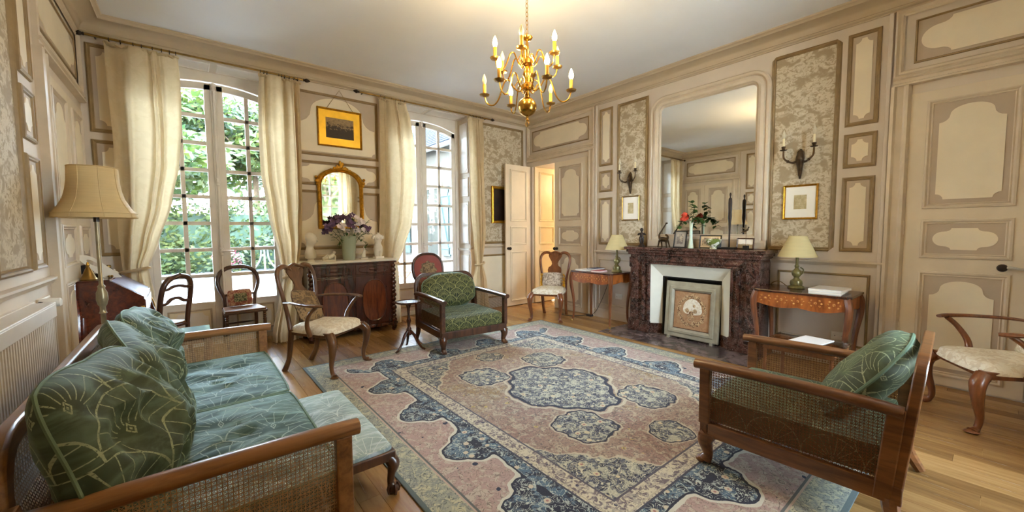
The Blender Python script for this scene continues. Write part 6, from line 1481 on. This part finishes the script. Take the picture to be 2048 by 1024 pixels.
tree('tall leafy tree outside, seen through the panes beside the desk curtain', -2.2, 17.5, 9.5, 3.2, 11, 'tree_leaf', 10500, .36)
tree('broad bright green tree outside above the hedge', 2.6, 22.5, 10.5, 3.6, 12, 'tree_leaf', 10500, .36)
tree('dark conifer outside behind the white garden table', 4.6, 21.5, 7.5, 1.8, 13, 'conifer_leaf', 4000, .3)
tree('far leafy tree outside beyond the blue railing', -6.5, 29, 12, 4.2, 14, 'tree_leaf', 4200, .45)
tree('far leafy tree outside to the side of the stone wing', 9.5, 27, 10, 3.5, 17, 'conifer_leaf', 3600, .45)
tree('leafy tree outside the windows behind the viewer', 5.8, -11.5, 6, 2.3, 15, 'tree_leaf', 4200, .34)
hedge_run('hedge outside the windows behind the viewer', 1.5, 12.5, -18.5, 3.2, 16, 3500, .3)
fn = thing('garden_railing', 'pale blue upright-bar railing at the far side of the terrace', 'railing', (-2.6, 22.6, -.12))
for z in (.25, 1.35): MB().tube([(-2.6, 0, z), (2.2, 0, z)], .03, 6).build('rail', 'fence_paint', fn)
k = None
for i in range(38):
    x = -2.55+i*.125
    if k is None: k = MB().tube([(0, 0, .0), (0, 0, 1.5)], .022, 6).build('bar', 'fence_paint', fn); o = k
    else: o = share(k, fn)
    o.location = (x, 0, 0)
g_ = thing('garden_table', 'white metal garden table on the terrace outside', 'table', (2.05, 16.2, -.12))
MB().lathe([(.0, .92), (.72, .92), (.74, .94), (.72, .96), (.0, .97)], n=28, cap=False).build('top', 'white_metal', g_)
for k in range(3):
    t = 2*PI*k/3+.4; P = spline([(.1*math.cos(t), .1*math.sin(t), .92), (.16*math.cos(t), .16*math.sin(t), .5), (.45*math.cos(t), .45*math.sin(t), .08), (.5*math.cos(t), .5*math.sin(t), 0)], 5); MB().tube(P, .028, 6).build('leg', 'white_metal', g_)
g_ = thing('rose_bush', 'pink-flowered rose bush at the foot of the hedge outside', 'bush', (1.05, 17.4, -.12)); leaf_cloud('foliage', 'hedge_leaf', g_, [(0, 0, .4, .5, .4, .4)], 320, .16, 5); leaf_cloud('blossoms', 'rose_petal', g_, [(0, -.1, .55, .42, .4, .35)], 160, .15, 6)
# stone wing with slate roof and blue-green shutters
hw_ = thing('stone_wing', 'pale stone wing of the house with slate roof outside the window', 'building', (6.4, 0, -.12))
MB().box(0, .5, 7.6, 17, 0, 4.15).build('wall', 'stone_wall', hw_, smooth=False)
MB().prism([(-.35, 7.4, 4.02), (-.35, 7.4, 4.14), (4.2, 7.4, 8.0), (4.2, 7.4, 7.86)], (0, 9.9, 0)).build('roof', 'slate', hw_, smooth=False)
MB().tube([(-.36, 7.4, 4.05), (-.36, 17.3, 4.05)], .075, 8).build('gutter', 'white_metal', hw_)
m = MB(); nr = 0
for i in range(14):
    s_ = i/14*2.0; x = -.36+s_; z = 4.13+s_*.848
    m.prism([(x, 7.4, z+.02), (x, 7.4, z+.045), (x+.2, 7.4, z+.175), (x+.2, 7.4, z+.15)], (0, 9.9, 0))
m.build('slate_courses', 'slate', hw_, smooth=False, kind='stuff')
for y0, z0, hh in ((9.15, .75, 2.1), (11.4, .7, 2.15), (14.3, .7, 2.15)):
    MB().box(-.02, .06, y0, y0+1.1, z0, z0+hh).build('window_opening', 'clear_glass', hw_, smooth=False)
    for q_ in (y0-.62, y0+1.12):
        sh_ = MB().box(-.10, -.05, q_, q_+.58, z0-.02, z0+hh+.02).build('shutter', 'shutter_paint', hw_, smooth=False, bevel=.006)
        for z in (z0+.25, z0+hh-.25): MB().box(-.125, -.10, q_+.02, q_+.56, z-.05, z+.05).build('batten', 'shutter_paint', sh_, smooth=False)
        MB().beam((-.112, q_+.05, z0+.3), (-.112, q_+.53, z0+hh-.3), .02, .07, (1, 0, 0)).build('brace', 'shutter_paint', sh_, smooth=False)
    MB().box(-.04, .02, y0-.08, y0+1.18, z0+hh, z0+hh+.22).build('lintel', 'stone_wall', hw_, smooth=False, bevel=.01)
gc = thing('garden_chair', 'small brown folding garden chair on the terrace by the wing', 'chair', (3.95, 9.2, -.12), 30)
for sg in (-1, 1):
    MB().tube([(sg*.2, -.22, 0), (sg*.2, .18, .46), (sg*.2, .26, .9)], .014, 6).build('leg', 'chestnut', gc); MB().tube([(sg*.2, .24, 0), (sg*.2, -.2, .46)], .014, 6).build('leg', 'chestnut', gc)
for k in range(5): MB().box(-.2, .2, -.2+k*.085, -.14+k*.085, .455, .47).build('slat', 'chestnut', gc, smooth=False)
for k in range(3): MB().box(-.2, .2, .215+.02*k, .23+.02*k, .6+k*.1, .66+k*.1).build('slat', 'chestnut', gc, smooth=False)
